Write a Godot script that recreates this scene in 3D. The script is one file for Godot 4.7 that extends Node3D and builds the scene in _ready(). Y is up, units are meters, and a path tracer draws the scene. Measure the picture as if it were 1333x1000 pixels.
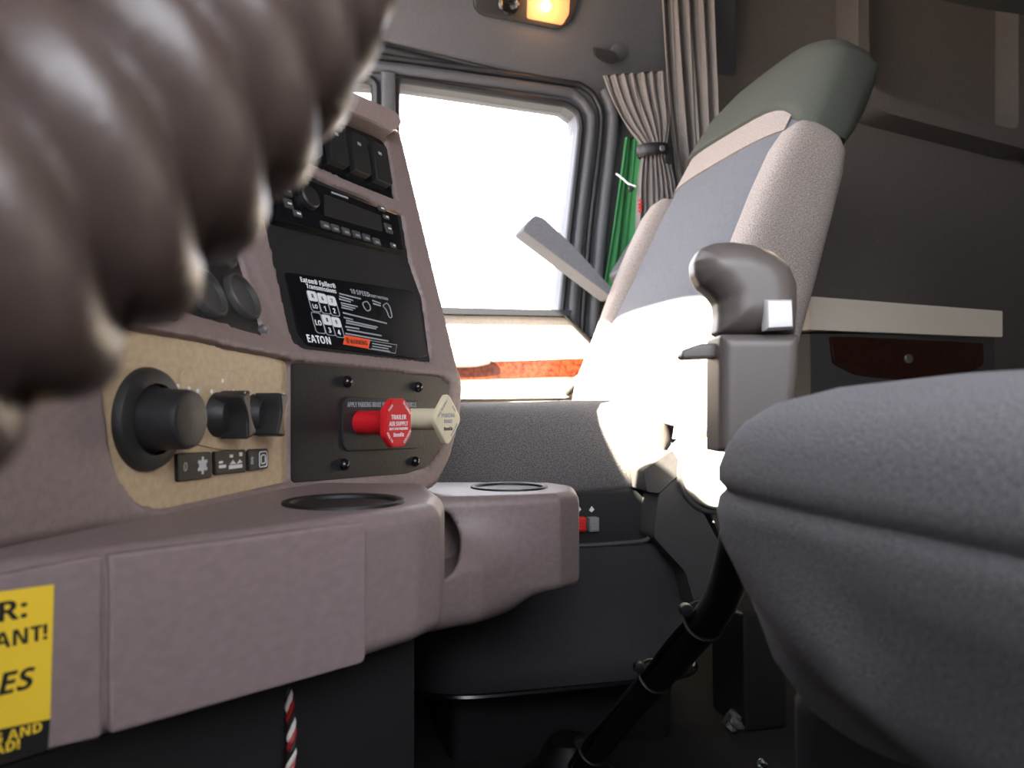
extends Node3D
# The cab of a lorry seen from beside the driver's seat towards the passenger door.
# Metres, y up, cab floor at y = 0. CAB turns cab axes (x rearwards, y up, z towards the driver's door) into the world's.

var M := {}
var FONT: SystemFont
var CAB := Transform3D(Basis(Vector3.UP, deg_to_rad(15.0)), Vector3.ZERO)
var SUN_TRAVEL := Vector3(1.0, -0.90, -0.60)      # in cab axes

func _ready() -> void:
	# ------------------------------------------------------------ camera, sky, sun, exposure
	var cam := Camera3D.new()
	cam.name = "camera"
	add_child(cam)
	cam.position = Vector3(0, 0.52, 0)
	cam.rotation_degrees = Vector3(1.653, 0, 0)
	cam.near = 0.02
	cam.far = 400.0
	var lens := CameraAttributesPhysical.new()
	lens.frustum_focal_length = 24.96
	lens.frustum_focus_distance = 0.85
	lens.frustum_near = 0.02
	lens.frustum_far = 400.0
	lens.exposure_aperture = 8.0
	cam.attributes = lens
	cam.fov = 51.35
	cam.current = true

	var we := WorldEnvironment.new()
	we.name = "environment"
	var env := Environment.new()
	var sky := Sky.new()
	var sm := ProceduralSkyMaterial.new()
	sm.sky_top_color = Color(0.86, 0.88, 0.93)
	sm.sky_horizon_color = Color(0.98, 0.97, 0.97)
	sm.sky_curve = 0.18
	sm.ground_horizon_color = Color(0.42, 0.40, 0.38)
	sm.ground_bottom_color = Color(0.30, 0.285, 0.27)
	sm.sky_energy_multiplier = 1.6
	sm.ground_energy_multiplier = 1.0
	sky.sky_material = sm
	env.background_mode = Environment.BG_SKY
	env.sky = sky
	env.tonemap_mode = Environment.TONE_MAPPER_LINEAR
	env.tonemap_exposure = 4.6
	env.sdfgi_enabled = true
	env.ssao_enabled = true
	env.ssil_enabled = true
	we.environment = env
	add_child(we)

	var sun := DirectionalLight3D.new()
	sun.name = "sun"
	sun.light_color = Color(1.0, 0.95, 0.86)
	sun.light_energy = 9.0
	sun.light_angular_distance = 0.6
	sun.shadow_enabled = true
	add_child(sun)
	sun.look_at_from_position(Vector3.ZERO, CAB.basis * SUN_TRAVEL, Vector3.UP)

	FONT = SystemFont.new()
	FONT.font_names = PackedStringArray(["Droid Sans"])
	FONT.font_weight = 700
	make_materials()
	build_shell()
	build_door()
	build_outside()
	build_dashboard()
	build_climate_panel()
	build_brake_panel()
	build_radio()
	build_placard()
	build_console()
	build_passenger_seat()
	build_driver_seat()
	build_shifter()
	build_sleeper()
	build_curtains()
	build_header()
	build_steering_wheel()
	build_small_things()

# ---------------------------------------------------------------- materials
func make_materials() -> void:
	var grain := tex(noise(0.09, 2), [], 2.0, 512)
	var weave := tex(noise(0.16, 3, FastNoiseLite.TYPE_SIMPLEX_SMOOTH, 5), [], 6.0, 512)
	var fuzz := tex(noise(0.11, 4, FastNoiseLite.TYPE_SIMPLEX_SMOOTH, 9), [[0.25, Color(0.45, 0.45, 0.45)], [0.5, Color(0.80, 0.80, 0.80)], [0.75, Color(1, 1, 1)]], 0.0, 512)
	var mottled := tex(noise(0.03, 4, FastNoiseLite.TYPE_SIMPLEX_SMOOTH, 3), [[0.1, Color(0.9, 0.9, 0.9)], [0.9, Color(1, 1, 1)]], 0.0, 512)
	tri_map(mat("taupe_plastic", Color(0.53, 0.465, 0.455), 0.5), 8.0, mottled, grain, 0.35)
	tri_map(mat("taupe_door", Color(0.55, 0.48, 0.475), 0.55), 8.0, mottled, grain, 0.45)
	tri_map(mat("olive_plastic", Color(0.74, 0.65, 0.52), 0.5), 8.0, mottled, grain, 0.3)
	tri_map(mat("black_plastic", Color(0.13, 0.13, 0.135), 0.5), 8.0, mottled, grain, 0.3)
	tri_map(mat("charcoal_plastic", Color(0.27, 0.265, 0.265), 0.5), 8.0, mottled, grain, 0.3)
	mat("black_gloss", Color(0.06, 0.065, 0.075), 0.22)
	mat("black_rubber", Color(0.07, 0.07, 0.072), 0.55)
	tri_map(mat("wheel_leather", Color(0.27, 0.225, 0.205), 0.36), 10.0, mottled, grain, 0.5)
	tri_map(mat("grey_velour", Color(0.47, 0.46, 0.47), 0.95, {"rim_enabled": true, "rim": 0.35, "rim_tint": 0.6}), 12.0, fuzz, weave, 0.8)
	tri_map(mat("seat_cloth", Color(0.56, 0.545, 0.54), 0.95, {"rim_enabled": true, "rim": 0.2, "rim_tint": 0.6}), 9.0, fuzz, weave, 0.5)
	tri_map(mat("seat_centre", Color(0.40, 0.405, 0.43), 0.95), 6.0, mottled, weave, 0.2)
	tri_map(mat("seat_bolster", Color(0.76, 0.71, 0.685), 0.95, {"rim_enabled": true, "rim": 0.3, "rim_tint": 0.6}), 9.0, fuzz, weave, 0.5)
	tri_map(mat("green_grey_cloth", Color(0.275, 0.29, 0.265), 0.95), 9.0, mottled, weave, 0.25)
	tri_map(mat("vinyl", Color(0.25, 0.25, 0.265), 0.45), 6.0, mottled, grain, 0.4)
	tri_map(mat("curtain_cloth", Color(0.45, 0.435, 0.43), 0.95, {"backlight_enabled": true, "backlight": Color(0.12, 0.115, 0.11)}), 10.0, mottled, weave, 0.2)
	mat("green_cloth", Color(0.16, 0.42, 0.24), 0.9)
	tri_map(mat("cab_trim", Color(0.29, 0.30, 0.325), 0.6), 6.0, mottled, grain, 0.3)
	tri_map(mat("door_trim", Color(0.78, 0.74, 0.69), 0.6), 6.0, mottled, grain, 0.3)
	tri_map(mat("sleeper_trim", Color(0.41, 0.385, 0.375), 0.8), 6.0, mottled, weave, 0.2)
	mat("shelf_white", Color(0.90, 0.86, 0.80), 0.5)
	tri_map(mat("carpet", Color(0.17, 0.165, 0.165), 1.0), 14.0, fuzz, weave, 1.0)
	var burl := tex(noise(0.022, 5, FastNoiseLite.TYPE_SIMPLEX_SMOOTH, 21), [[0.15, Color(0.17, 0.06, 0.035)], [0.45, Color(0.30, 0.12, 0.065)], [0.7, Color(0.38, 0.18, 0.09)], [0.9, Color(0.24, 0.09, 0.05)]], 0.0, 512)
	tri_map(mat("burl_wood", Color(1, 1, 1), 0.25), 5.0, burl)
	var dark_burl := tex(noise(0.022, 5, FastNoiseLite.TYPE_SIMPLEX_SMOOTH, 22), [[0.15, Color(0.10, 0.05, 0.04)], [0.6, Color(0.22, 0.11, 0.08)], [0.9, Color(0.14, 0.07, 0.05)]], 0.0, 512)
	tri_map(mat("dark_burl_wood", Color(1, 1, 1), 0.3), 5.0, dark_burl)
	mat("gasket", Color(0.10, 0.11, 0.13), 0.5)
	mat("metal_grey", Color(0.55, 0.55, 0.56), 0.35, {"metallic": 0.7})
	mat("foil", Color(0.80, 0.80, 0.80), 0.25, {"metallic": 0.9})
	mat("print_white", Color(0.86, 0.87, 0.88), 0.6)
	mat("print_grey", Color(0.58, 0.60, 0.63), 0.6)
	mat("print_black", Color(0.05, 0.05, 0.05), 0.6)
	mat("print_orange", Color(0.93, 0.33, 0.16), 0.5)
	mat("print_yellow", Color(0.95, 0.80, 0.20), 0.5)
	mat("knob_red", Color(0.80, 0.10, 0.15), 0.4)
	mat("knob_cream", Color(0.84, 0.80, 0.68), 0.45)
	mat("switch_red", Color(0.85, 0.16, 0.14), 0.45)
	mat("switch_grey", Color(0.55, 0.55, 0.55), 0.45)
	mat("button_white", Color(0.80, 0.80, 0.80), 0.4)
	mat("knob_plastic", Color(0.31, 0.285, 0.27), 0.42)
	mat("wire_red", Color(0.60, 0.12, 0.10), 0.4)
	mat("wire_white", Color(0.80, 0.78, 0.74), 0.4)
	mat("amber_lens", Color(0.75, 0.5, 0.35), 0.3, {"emission_enabled": true, "emission": Color(1.0, 0.62, 0.42), "emission_energy_multiplier": 0.13})
	mat("bulb", Color(1.0, 0.9, 0.7), 0.3, {"emission_enabled": true, "emission": Color(1.0, 0.72, 0.35), "emission_energy_multiplier": 0.6})
	mat("pane", Color(0.95, 0.98, 1.0, 0.06), 0.02, {"transparency": BaseMaterial3D.TRANSPARENCY_ALPHA})
	mat("asphalt", Color(0.30, 0.285, 0.27), 0.95)
	mat("leaf", Color(0.27, 0.28, 0.12), 0.9)
	mat("bark", Color(0.5, 0.42, 0.32), 0.9)
	mat("tub_white", Color(0.88, 0.86, 0.82), 0.4)

# ---------------------------------------------------------------- the room
func wall_csg(called: String, m: Material, outer: PackedVector2Array, holes: Array, t: Transform3D, thick: float, label: String) -> void:
	var root := CSGCombiner3D.new()
	root.name = called
	add_child(root, true)
	root.transform = t
	root.set_meta("kind", "structure")
	root.set_meta("label", label)
	var body := CSGPolygon3D.new()
	body.name = "panel"
	body.polygon = outer
	body.depth = thick
	body.material = m
	root.add_child(body)
	body.position.z = 0.0                     # CSGPolygon3D extrudes towards -z: outwards
	for h in holes:
		var cut := CSGPolygon3D.new()
		cut.name = "opening"
		cut.operation = CSGShape3D.OPERATION_SUBTRACTION
		cut.polygon = h
		cut.depth = thick + 0.1
		cut.material = m
		root.add_child(cut, true)
		cut.position.z = 0.05

var WINDOW := PackedVector2Array([Vector2(-0.2518, 1.2745), Vector2(0.1564, 1.2569), Vector2(0.1843, 1.2406), Vector2(0.1902, 1.2048), Vector2(0.1597, 0.9518), Vector2(0.1376, 0.7458), Vector2(-0.2531, 0.7251)])
var VENT := PackedVector2Array([Vector2(-0.31, 1.2683), Vector2(-0.3639, 1.2662), Vector2(-0.4065, 1.2386), Vector2(-0.4567, 1.16), Vector2(-0.5047, 0.9135), Vector2(-0.5193, 0.6901), Vector2(-0.3037, 0.7043)])

func build_shell() -> void:
	var W := Transform3D(Vector3(0.9659, 0.0, -0.2588), Vector3(0.0, 1.0, 0.0), Vector3(0.2588, 0.0, 0.9659), Vector3(-0.02, 0.0, -1.9))
	wall_csg("wall_passenger", M.cab_trim, PackedVector2Array([Vector2(-1.6, -0.05), Vector2(2.3, -0.05), Vector2(2.3, 1.9), Vector2(-1.6, 1.9)]), [WINDOW, VENT], W, 0.07, "pale grey passenger side wall round the door window")
	var g := Geo.new()
	single(cab_box(g, -1.1, 2.75, -0.06, 0.0, -1.92, 0.45), "floor", CAB * Vector3(0.8, -0.03, -0.7), M.carpet, "dark carpeted cab floor", "", "", "structure")
	g = Geo.new()
	single(cab_box(g, -0.40, 2.75, 1.82, 1.9, -1.92, 0.45), "ceiling", CAB * Vector3(0.8, 1.85, -0.7), M.cab_trim, "pale grey cab roof lining", "", "", "structure")
	# driver's side, behind the camera: unseen opening sized to let fill light in
	var D := CAB * Transform3D(Basis(Vector3.UP, PI), Vector3(0, 0, 0.38))
	wall_csg("wall_driver", M.cab_trim, PackedVector2Array([Vector2(-2.75, -0.05), Vector2(1.1, -0.05), Vector2(1.1, 1.9), Vector2(-2.75, 1.9)]), [PackedVector2Array([Vector2(-0.48, 0.68), Vector2(0.72, 0.68), Vector2(0.72, 0.85), Vector2(0.36, 1.48), Vector2(-0.48, 1.48)])], D, 0.07, "driver side wall with an unseen opening sized for fill light")
	g = Geo.new()
	single(cab_box(g, 2.7, 2.77, 0.0, 1.85, -1.92, 0.45), "wall_rear", CAB * Vector3(2.73, 0.9, -0.7), M.sleeper_trim, "dark rear wall of the sleeper", "", "", "structure")
	g = Geo.new()
	single(cab_box(g, -1.12, -1.05, 0.0, 0.84, -1.92, 0.45), "wall_front", CAB * Vector3(-1.1, 0.4, -0.7), M.black_plastic, "firewall below the windscreen", "", "", "structure")
	# unseen dash top and an added instrument hood, both shaped to block the sun
	g = Geo.new()
	cab_box(g, -1.04, 0.02, 0.46, 0.84, -1.83, -0.96, 0.05, 0.02)
	cab_box(g, -1.04, -0.01, 0.40, 0.80, -0.965, -0.80, 0.02, 0.01)  # added box that stops sun leaking behind the tower
	cab_box(g, -1.04, -0.40, 0.52, 0.96, -0.85, 0.34, 0.05, 0.02)  # driver side raised to keep sun off the console
	single(g, "trim_6", CAB * Vector3(-0.6, 0.6, -0.8), M.taupe_plastic, "unseen taupe dash top below the windscreen shaped to block sun", "", "", "structure")
	g = Geo.new()
	cab_box(g, -0.42, -0.07, 0.85, 0.98, -0.74, 0.22, 0.05, 0.03)  # made-up hood out of view, keeps sun off the gear knob
	single(g, "added_hood_7", CAB * Vector3(-0.25, 0.9, -0.3), M.taupe_plastic, "added unseen hood blocking sun over the instruments", "", "", "structure")
	# windscreen header with a pane below it
	g = Geo.new()
	var side := CAB * Transform3D(Basis.IDENTITY, Vector3(0, 0, -1.92))
	g.prism(PackedVector2Array([Vector2(-0.38, 1.62), Vector2(-0.30, 1.60), Vector2(-0.22, 1.84), Vector2(-0.40, 1.9)]), 0.0, 2.37, 0.0, side)
	single(g, "trim_1", CAB * Vector3(-0.33, 1.7, -0.7), M.cab_trim, "windscreen header trim", "", "", "structure")
	g = Geo.new()
	g.prism(PackedVector2Array([Vector2(-1.08, 0.84), Vector2(-1.075, 0.84), Vector2(-0.345, 1.62), Vector2(-0.35, 1.62)]), 0.0, 2.37, 0.0, side)
	single(g, "window_3", CAB * Vector3(-0.93, 1.13, -0.7), M.pane, "windscreen pane", "", "", "structure")
	for z in [[-1.92, -1.80], [0.30, 0.45]]:
		g = Geo.new()
		g.prism(PackedVector2Array([Vector2(-1.12, 0.80), Vector2(-1.0, 0.80), Vector2(-0.28, 1.65), Vector2(-0.40, 1.65)]), z[0], z[1], 0.0, CAB)
		single(g, "trim_2" if z[0] < -1.0 else "trim_3", CAB * Vector3(-0.9, 1.1, z[0]), M.cab_trim, "windscreen pillar on the passenger side" if z[0] < -1.0 else "windscreen pillar on the driver side", "", "", "structure")

func build_door() -> void:
	var W := Transform3D(Vector3(0.9659, 0.0, -0.2588), Vector3(0.0, 1.0, 0.0), Vector3(0.2588, 0.0, 0.9659), Vector3(-0.02, 0.0, -1.9))
	# panes
	var g := Geo.new()
	g.prism(WINDOW, -0.045, -0.041, 0.0, W)
	var w1 := single(g, "window_1", Vector3(-0.0486, 1.0146, -1.8923), M.pane, "big passenger door window", "", "", "structure")
	g = Geo.new()
	g.prism(VENT, -0.045, -0.041, 0.0, W)
	var w2 := single(g, "window_2", Vector3(-0.3626, 1.1695, -1.8082), M.pane, "small front quarter window beside the dash", "", "", "structure")
	var rim_loop := PackedVector3Array()
	for p in Geometry2D.offset_polygon(rounded(WINDOW, 0.012, 4), 0.006, Geometry2D.JOIN_ROUND)[0]:
		rim_loop.append(W * Vector3(p.x, p.y, 0.002))
	g = Geo.new()
	g.tube(rim_loop, 0.009, 8, true)
	part(g, "gasket", M.gasket, w1)
	for spec in [[PackedVector2Array([Vector2(-0.4069, 1.2987), Vector2(-0.2501, 1.3018), Vector2(0.1248, 1.2918), Vector2(0.1804, 1.2842), Vector2(0.2124, 1.2548), Vector2(0.2224, 1.2039), Vector2(0.1915, 0.9536), Vector2(0.1671, 0.6885)]), 0.013, "frame_strip", "cab_trim"], [PackedVector2Array([Vector2(-0.4071, 1.3234), Vector2(-0.2502, 1.3271), Vector2(0.1347, 1.3157), Vector2(0.2005, 1.3092), Vector2(0.2388, 1.2747), Vector2(0.2487, 1.2063), Vector2(0.2176, 0.9551), Vector2(0.1948, 0.6891)]), 0.008, "outer_gasket", "gasket"], [PackedVector2Array([Vector2(0.2572, 1.3074), Vector2(0.2755, 1.2667), Vector2(0.2794, 1.2052), Vector2(0.2499, 0.9569), Vector2(0.2248, 0.6898)]), 0.016, "outer_frame_strip", "cab_trim"]]:
		var line := PackedVector3Array()
		for p in spec[0]:
			line.append(W * Vector3(p.x, p.y, 0.004))
		g = Geo.new()
		g.tube(smooth_path(line, 5), spec[1], 10)
		part(g, spec[2], M[spec[3]], w1)
	g = Geo.new()
	g.prism(PackedVector2Array([Vector2(-0.2926, 1.2899), Vector2(-0.2607, 1.2898), Vector2(-0.2618, 0.7054), Vector2(-0.295, 0.7045)]), -0.01, 0.022, 0.008, W)
	part(g, "window_post", M.cab_trim, w1)
	var loop2 := PackedVector3Array()
	for p in Geometry2D.offset_polygon(rounded(VENT, 0.02, 4), 0.006)[0]:
		loop2.append(W * Vector3(p.x, p.y, 0.002))
	g = Geo.new()
	g.tube(loop2, 0.012, 8, true)
	part(g, "gasket", M.gasket, w2)
	# the door itself
	var d := thing("door_1", Vector3(-0.0301, 0.4654, -1.8973), "cream passenger door panel with a burl wood strip", "", "", "structure")
	g = Geo.new()
	g.prism(rounded(PackedVector2Array([Vector2(-0.75, 0.08), Vector2(0.27, 0.08), Vector2(0.27, 0.60), Vector2(0.225, 0.672), Vector2(0.155, 0.738), Vector2(-0.75, 0.728)]), 0.02, 3), 0.0, 0.035, 0.012, W)
	part(g, "panel", M.door_trim, d)
	g = Geo.new()
	g.prism(rounded(PackedVector2Array([Vector2(-0.75, 0.725), Vector2(0.15, 0.736), Vector2(0.155, 0.75), Vector2(-0.75, 0.742)]), 0.004, 3), 0.0, 0.05, 0.006, W)
	part(g, "sill_cap", M.gasket, d)
	g = Geo.new()
	g.prism(PackedVector2Array([Vector2(-0.2176, 0.6173), Vector2(0.2036, 0.6379), Vector2(0.2035, 0.5937), Vector2(-0.2174, 0.5773)]), 0.03, 0.042, 0.003, W)
	part(g, "wood_strip", M.burl_wood, d, "red brown burl wood strip")
	g = Geo.new()
	g.prism(rounded(PackedVector2Array([Vector2(-0.2231, 0.5658), Vector2(0.1541, 0.5684), Vector2(0.1636, 0.5523), Vector2(0.1258, 0.5414), Vector2(-0.223, 0.537)]), 0.01), 0.03, 0.09, 0.012, W)
	part(g, "arm_ledge", M.door_trim, d)
	g = Geo.new()
	g.prism(rounded(PackedVector2Array([Vector2(-0.1667, 0.6384), Vector2(-0.0595, 0.6438), Vector2(-0.0413, 0.6334), Vector2(-0.045, 0.6192), Vector2(-0.0776, 0.6117), Vector2(-0.1666, 0.6088)]), 0.012), 0.035, 0.06, 0.006, W)
	part(g, "latch_handle", M.curtain_cloth, d, "beige door latch handle")
	g = Geo.new()
	g.tube(smooth_path(PackedVector3Array([Vector3(0.1187, 0.5309, -1.8854), Vector3(0.1306, 0.5591, -1.8472), Vector3(0.1588, 0.5874, -1.8444), Vector3(0.1947, 0.6025, -1.8643), Vector3(0.2276, 0.6084, -1.9146)])), 0.011, 10)
	part(g, "grab_handle", M.charcoal_plastic, d, "dark curved grab handle")
	g = Geo.new()
	g.tube(PackedVector3Array([Vector3(0.1265, 0.7365, -1.8875), Vector3(0.1867, 0.6781, -1.9088)]), 0.003, 6)
	part(g, "corner_seam", M.gasket, d)

func build_outside() -> void:
	var g := Geo.new()
	cab_box(g, -60, 60, -1.3, -1.2, -120, 60)
	single(g, "ground", Vector3(0, -1.25, 0), M.asphalt, "grey asphalt lot round the cab", "ground", "", "structure")
	var rng := RandomNumberGenerator.new()
	rng.seed = 4
	var spots := [[596, 402, 34.0, 0.9, "pale sunlit tree top showing beside the dash"], [664, 401, 36.0, 1.3, "pale sunlit tree top in the middle of the window bottom"], [722, 404, 38.0, 0.8, "pale sunlit tree top near the rear end of the window bottom"]]
	var tops := [Vector3(-2.3121, 4.7164, -34.0), Vector3(-0.0868, 4.9981, -36.0), Vector3(2.0341, 5.1366, -38.0)]
	for i in 3:
		var top: Vector3 = tops[i]
		var r: float = spots[i][3]
		var t := thing("tree", Vector3(top.x, -1.2, top.z), spots[i][4], "tree", "trees outside the window")
		g = Geo.new()
		g.tube(PackedVector3Array([Vector3(top.x, -1.2, top.z), Vector3(top.x + 0.1, top.y - r, top.z)]), [0.16, 0.1], 8)
		part(g, "trunk", M.bark, t)
		g = Geo.new()
		for k in 260:
			var dir := Vector3(rng.randfn(), rng.randfn() * 0.8, rng.randfn()).normalized() * r * rng.randf_range(0.5, 1.0)
			var c := top + Vector3(0, -r, 0) + dir
			var e1 := Vector3(rng.randfn(), rng.randfn(), rng.randfn()).normalized() * 0.2
			var e2 := e1.cross(Vector3(rng.randfn(), rng.randfn(), rng.randfn()).normalized()) * 0.6
			g.quad(c - e1, c - e2, c + e1, c + e2)
		part(g, "crown", M.leaf, t)

# ---------------------------------------------------------------- dashboard
var SWITCH_POCKET := PackedVector2Array([Vector2(-0.0183, 0.2812), Vector2(0.0175, 0.2884), Vector2(0.1772, 0.3064), Vector2(0.2675, 0.3024), Vector2(0.2472, 0.2173), Vector2(0.0565, 0.2223), Vector2(-0.0194, 0.2239)])
var RADIO_POCKET := PackedVector2Array([Vector2(0.0107, 0.2122), Vector2(0.0524, 0.2101), Vector2(0.252, 0.1983), Vector2(0.2371, 0.1347), Vector2(0.2408, 0.089), Vector2(0.2177, 0.0096), Vector2(0.0164, 0.0118), Vector2(0.0052, 0.0174), Vector2(0.0122, 0.1251)])
var GAUGE_POCKET := PackedVector2Array([Vector2(-0.0323, 0.0202), Vector2(-0.1395, 0.0295), Vector2(-0.2265, 0.0366), Vector2(-0.2591, 0.0393), Vector2(-0.2207, 0.1223), Vector2(-0.0272, 0.1913), Vector2(-0.0102, 0.1295)])
var HVAC_POCKET := PackedVector2Array([Vector2(-0.2239, 0.0064), Vector2(-0.1404, 0.0048), Vector2(0.0, -0.0013), Vector2(0.0018, -0.1046), Vector2(-0.1683, -0.1066), Vector2(-0.1916, -0.1027), Vector2(-0.2112, -0.0904), Vector2(-0.2236, -0.0715), Vector2(-0.232, -0.0362), Vector2(-0.235, -0.0146), Vector2(-0.2341, 0.0019)])
var BRAKE_POCKET := PackedVector2Array([Vector2(0.0, -0.0013), Vector2(0.2281, -0.0075), Vector2(0.2486, -0.0164), Vector2(0.244, -0.0492), Vector2(0.2269, -0.087), Vector2(0.2001, -0.1054), Vector2(0.165, -0.1094), Vector2(0.0012, -0.1052)])

func build_dashboard() -> void:
	var tA := Transform3D(Vector3(0.1903, 0.0, -0.9817), Vector3(0.0, 1.0, 0.0), Vector3(0.9817, 0.0, 0.1903), Vector3(-0.1856, 0.5606, -0.68))
	var tB := Transform3D(Vector3(0.4699, 0.0, -0.8827), Vector3(0.0, 1.0, 0.0), Vector3(0.8827, 0.0, 0.4699), Vector3(-0.1856, 0.5606, -0.68))
	var tC := Transform3D(Vector3(0.4699, 0.0, -0.8827), Vector3(-0.3019, 0.9397, -0.1607), Vector3(0.8295, 0.342, 0.4415), Vector3(-0.1856, 0.5606, -0.68))
	var tG := Transform3D(Vector3(0.1903, 0.0, -0.9817), Vector3(-0.4149, 0.9063, -0.0804), Vector3(0.8897, 0.4226, 0.1725), Vector3(-0.1856, 0.5606, -0.68))
	var iA := tA.affine_inverse(); var iB := tB.affine_inverse(); var iC := tC.affine_inverse(); var iG := tG.affine_inverse()
	var pA := PackedVector2Array([Vector2(0.013, 0.0094), Vector2(-0.0001, 0.0039), Vector2(-0.2382, 0.0175), Vector2(-0.3067, 0.0271), Vector2(-0.3504, 0.0325), Vector2(-0.347, -0.1151), Vector2(-0.3036, -0.1107), Vector2(-0.2354, -0.1114), Vector2(0.0022, -0.1307), Vector2(0.0153, -0.1297)])
	var pB := PackedVector2Array([Vector2(-0.0046, 0.005), Vector2(0.2534, -0.0015), Vector2(0.2716, -0.0052), Vector2(0.2785, -0.0165), Vector2(0.2718, -0.0582), Vector2(0.2506, -0.1011), Vector2(0.2256, -0.1265), Vector2(0.1859, -0.1376), Vector2(-0.0031, -0.13)])
	var pC := PackedVector2Array([Vector2(-0.0005, -0.0014), Vector2(0.2674, -0.0076), Vector2(0.3086, 0.3329), Vector2(0.1855, 0.3275), Vector2(-0.0232, 0.2999), Vector2(-0.0408, 0.2012)])
	var pG := PackedVector2Array([Vector2(0.003, 0.0002), Vector2(-0.2277, 0.0196), Vector2(-0.2926, 0.0319), Vector2(-0.317, 0.0365), Vector2(-0.2813, 0.1283), Vector2(-0.0038, 0.2461)])
	var fA := Flat.new(pA, sd_poly); var fB := Flat.new(pB, sd_poly); var fC := Flat.new(pC, sd_poly); var fG := Flat.new(pG, sd_poly)
	var hA := Flat.new(rounded(HVAC_POCKET, 0.006, 2), sd_poly, 0.0025); var hB := Flat.new(BRAKE_POCKET, sd_poly, 0.0025); var hS := Flat.new(SWITCH_POCKET, sd_poly, 0.0025); var hR := Flat.new(RADIO_POCKET, sd_poly, 0.0025); var hG := Flat.new(GAUGE_POCKET, sd_poly, 0.0025)
	var field := func(p: Vector3) -> float:
		var qa := iA * p; var qb := iB * p; var qc := iC * p; var qg := iG * p
		var d := sd_slab(qa, fA, -0.10, 0.0, 0.008)
		d = smin(d, sd_slab(qb, fB, -0.09, 0.0, 0.008), 0.012)
		d = smin(d, sd_slab(qc, fC, -0.09, 0.0, 0.007), 0.010)
		d = smin(d, sd_slab(qg, fG, -0.10, 0.0, 0.007), 0.010)
		if absf(d) < 0.015:
			if absf(qa.z) < 0.02:
				d = smax(d, -sd_slab(qa, hA, -0.009, 0.05, 0.0), 0.003)
			if absf(qb.z) < 0.02:
				d = smax(d, -sd_slab(qb, hB, -0.004, 0.05, 0.0), 0.003)
			if absf(qc.z) < 0.02:
				d = smax(d, -sd_slab(qc, hS, -0.008, 0.05, 0.0), 0.003)
				d = smax(d, -sd_slab(qc, hR, -0.007, 0.05, 0.0), 0.003)
			if absf(qg.z) < 0.02:
				d = smax(d, -sd_slab(qg, hG, -0.008, 0.05, 0.0), 0.003)
		return d
	var base := Vector3(-0.3, 0.45, -0.65)
	var dash := thing("dashboard", base, "taupe plastic dashboard wrapping round towards the driver", "dashboard")
	part(net(field, Vector3(-0.47, 0.42, -1.08), Vector3(-0.02, 0.93, -0.28), 0.0045, base), "body", M.taupe_plastic, dash)
	# ledge on top of the tower
	var g := Geo.new()
	g.prism(rounded(PackedVector2Array([Vector2(-0.0378, 0.2991), Vector2(0.1651, 0.3266), Vector2(0.2768, 0.3353), Vector2(0.2829, 0.3246), Vector2(0.2626, 0.3045), Vector2(0.1538, 0.2979), Vector2(-0.0442, 0.2758)]), 0.006, 4), -0.28, 0.018, 0.007, tC)
	part(g, "top_ledge", M.taupe_plastic, dash)
	# gauges behind the wheel
	g = Geo.new()
	g.prism(GAUGE_POCKET, -0.0078, -0.004, 0.0, tG)
	var gp := part(g, "gauge_panel", M.black_plastic, dash)
	for c in [Vector2(-0.0422, 0.0545), Vector2(-0.0456, 0.1007), Vector2(-0.0963, 0.0493), Vector2(-0.1653, 0.0356), Vector2(-0.2021, 0.0431)]:
		g = Geo.new()
		g.lathe([[0.021, -0.006], [0.021, 0.0], [0.0195, 0.002], [0.018, 0.002], [0.017, -0.002], [0.0, -0.002]], 28, tG * Transform3D(Basis.IDENTITY, Vector3(c.x, c.y, 0)))
		part(g, "gauge_bezel", M.charcoal_plastic, gp)
	g = Geo.new()
	g.lathe([[0.004, -0.005], [0.004, 0.001], [0.002, 0.003], [0.0, 0.003]], 14, tG * Transform3D(Basis.IDENTITY, Vector3(Vector2(-0.0303, 0.026).x, Vector2(-0.0303, 0.026).y, 0)))
	part(g, "screw", M.metal_grey, gp)
	# rocker switches at the top of the tower
	g = Geo.new()
	g.prism(SWITCH_POCKET, -0.0078, -0.005, 0.0, tC)
	var sp := part(g, "switch_panel", M.black_gloss, dash)
	for q in [PackedVector2Array([Vector2(0.0759, 0.267), Vector2(0.0957, 0.268), Vector2(0.0867, 0.2303), Vector2(0.0674, 0.2301)]), PackedVector2Array([Vector2(0.1078, 0.277), Vector2(0.1329, 0.2787), Vector2(0.1201, 0.232), Vector2(0.0969, 0.231)]), PackedVector2Array([Vector2(0.1483, 0.2842), Vector2(0.1763, 0.2845), Vector2(0.1635, 0.2332), Vector2(0.1361, 0.2333)]), PackedVector2Array([Vector2(0.1892, 0.287), Vector2(0.2146, 0.2857), Vector2(0.202, 0.2329), Vector2(0.175, 0.2328)]), PackedVector2Array([Vector2(0.2269, 0.2877), Vector2(0.2525, 0.2858), Vector2(0.2402, 0.2317), Vector2(0.2128, 0.2321)])]:
		g = Geo.new()
		g.prism(rounded(q, 0.003, 3), -0.006, 0.004, 0.003, tC)
		var rs := part(g, "rocker_switch", M.black_plastic, sp)
		g = Geo.new()
		var mid: Vector2 = (q[0] + q[1] + q[2] + q[3]) / 4.0
		g.prism(rect(mid.x, mid.y + 0.012, 0.006, 0.004, 0.001), 0.0035, 0.0043, 0.0, tC)
		part(g, "switch_symbol", M.print_grey, rs)

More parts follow.
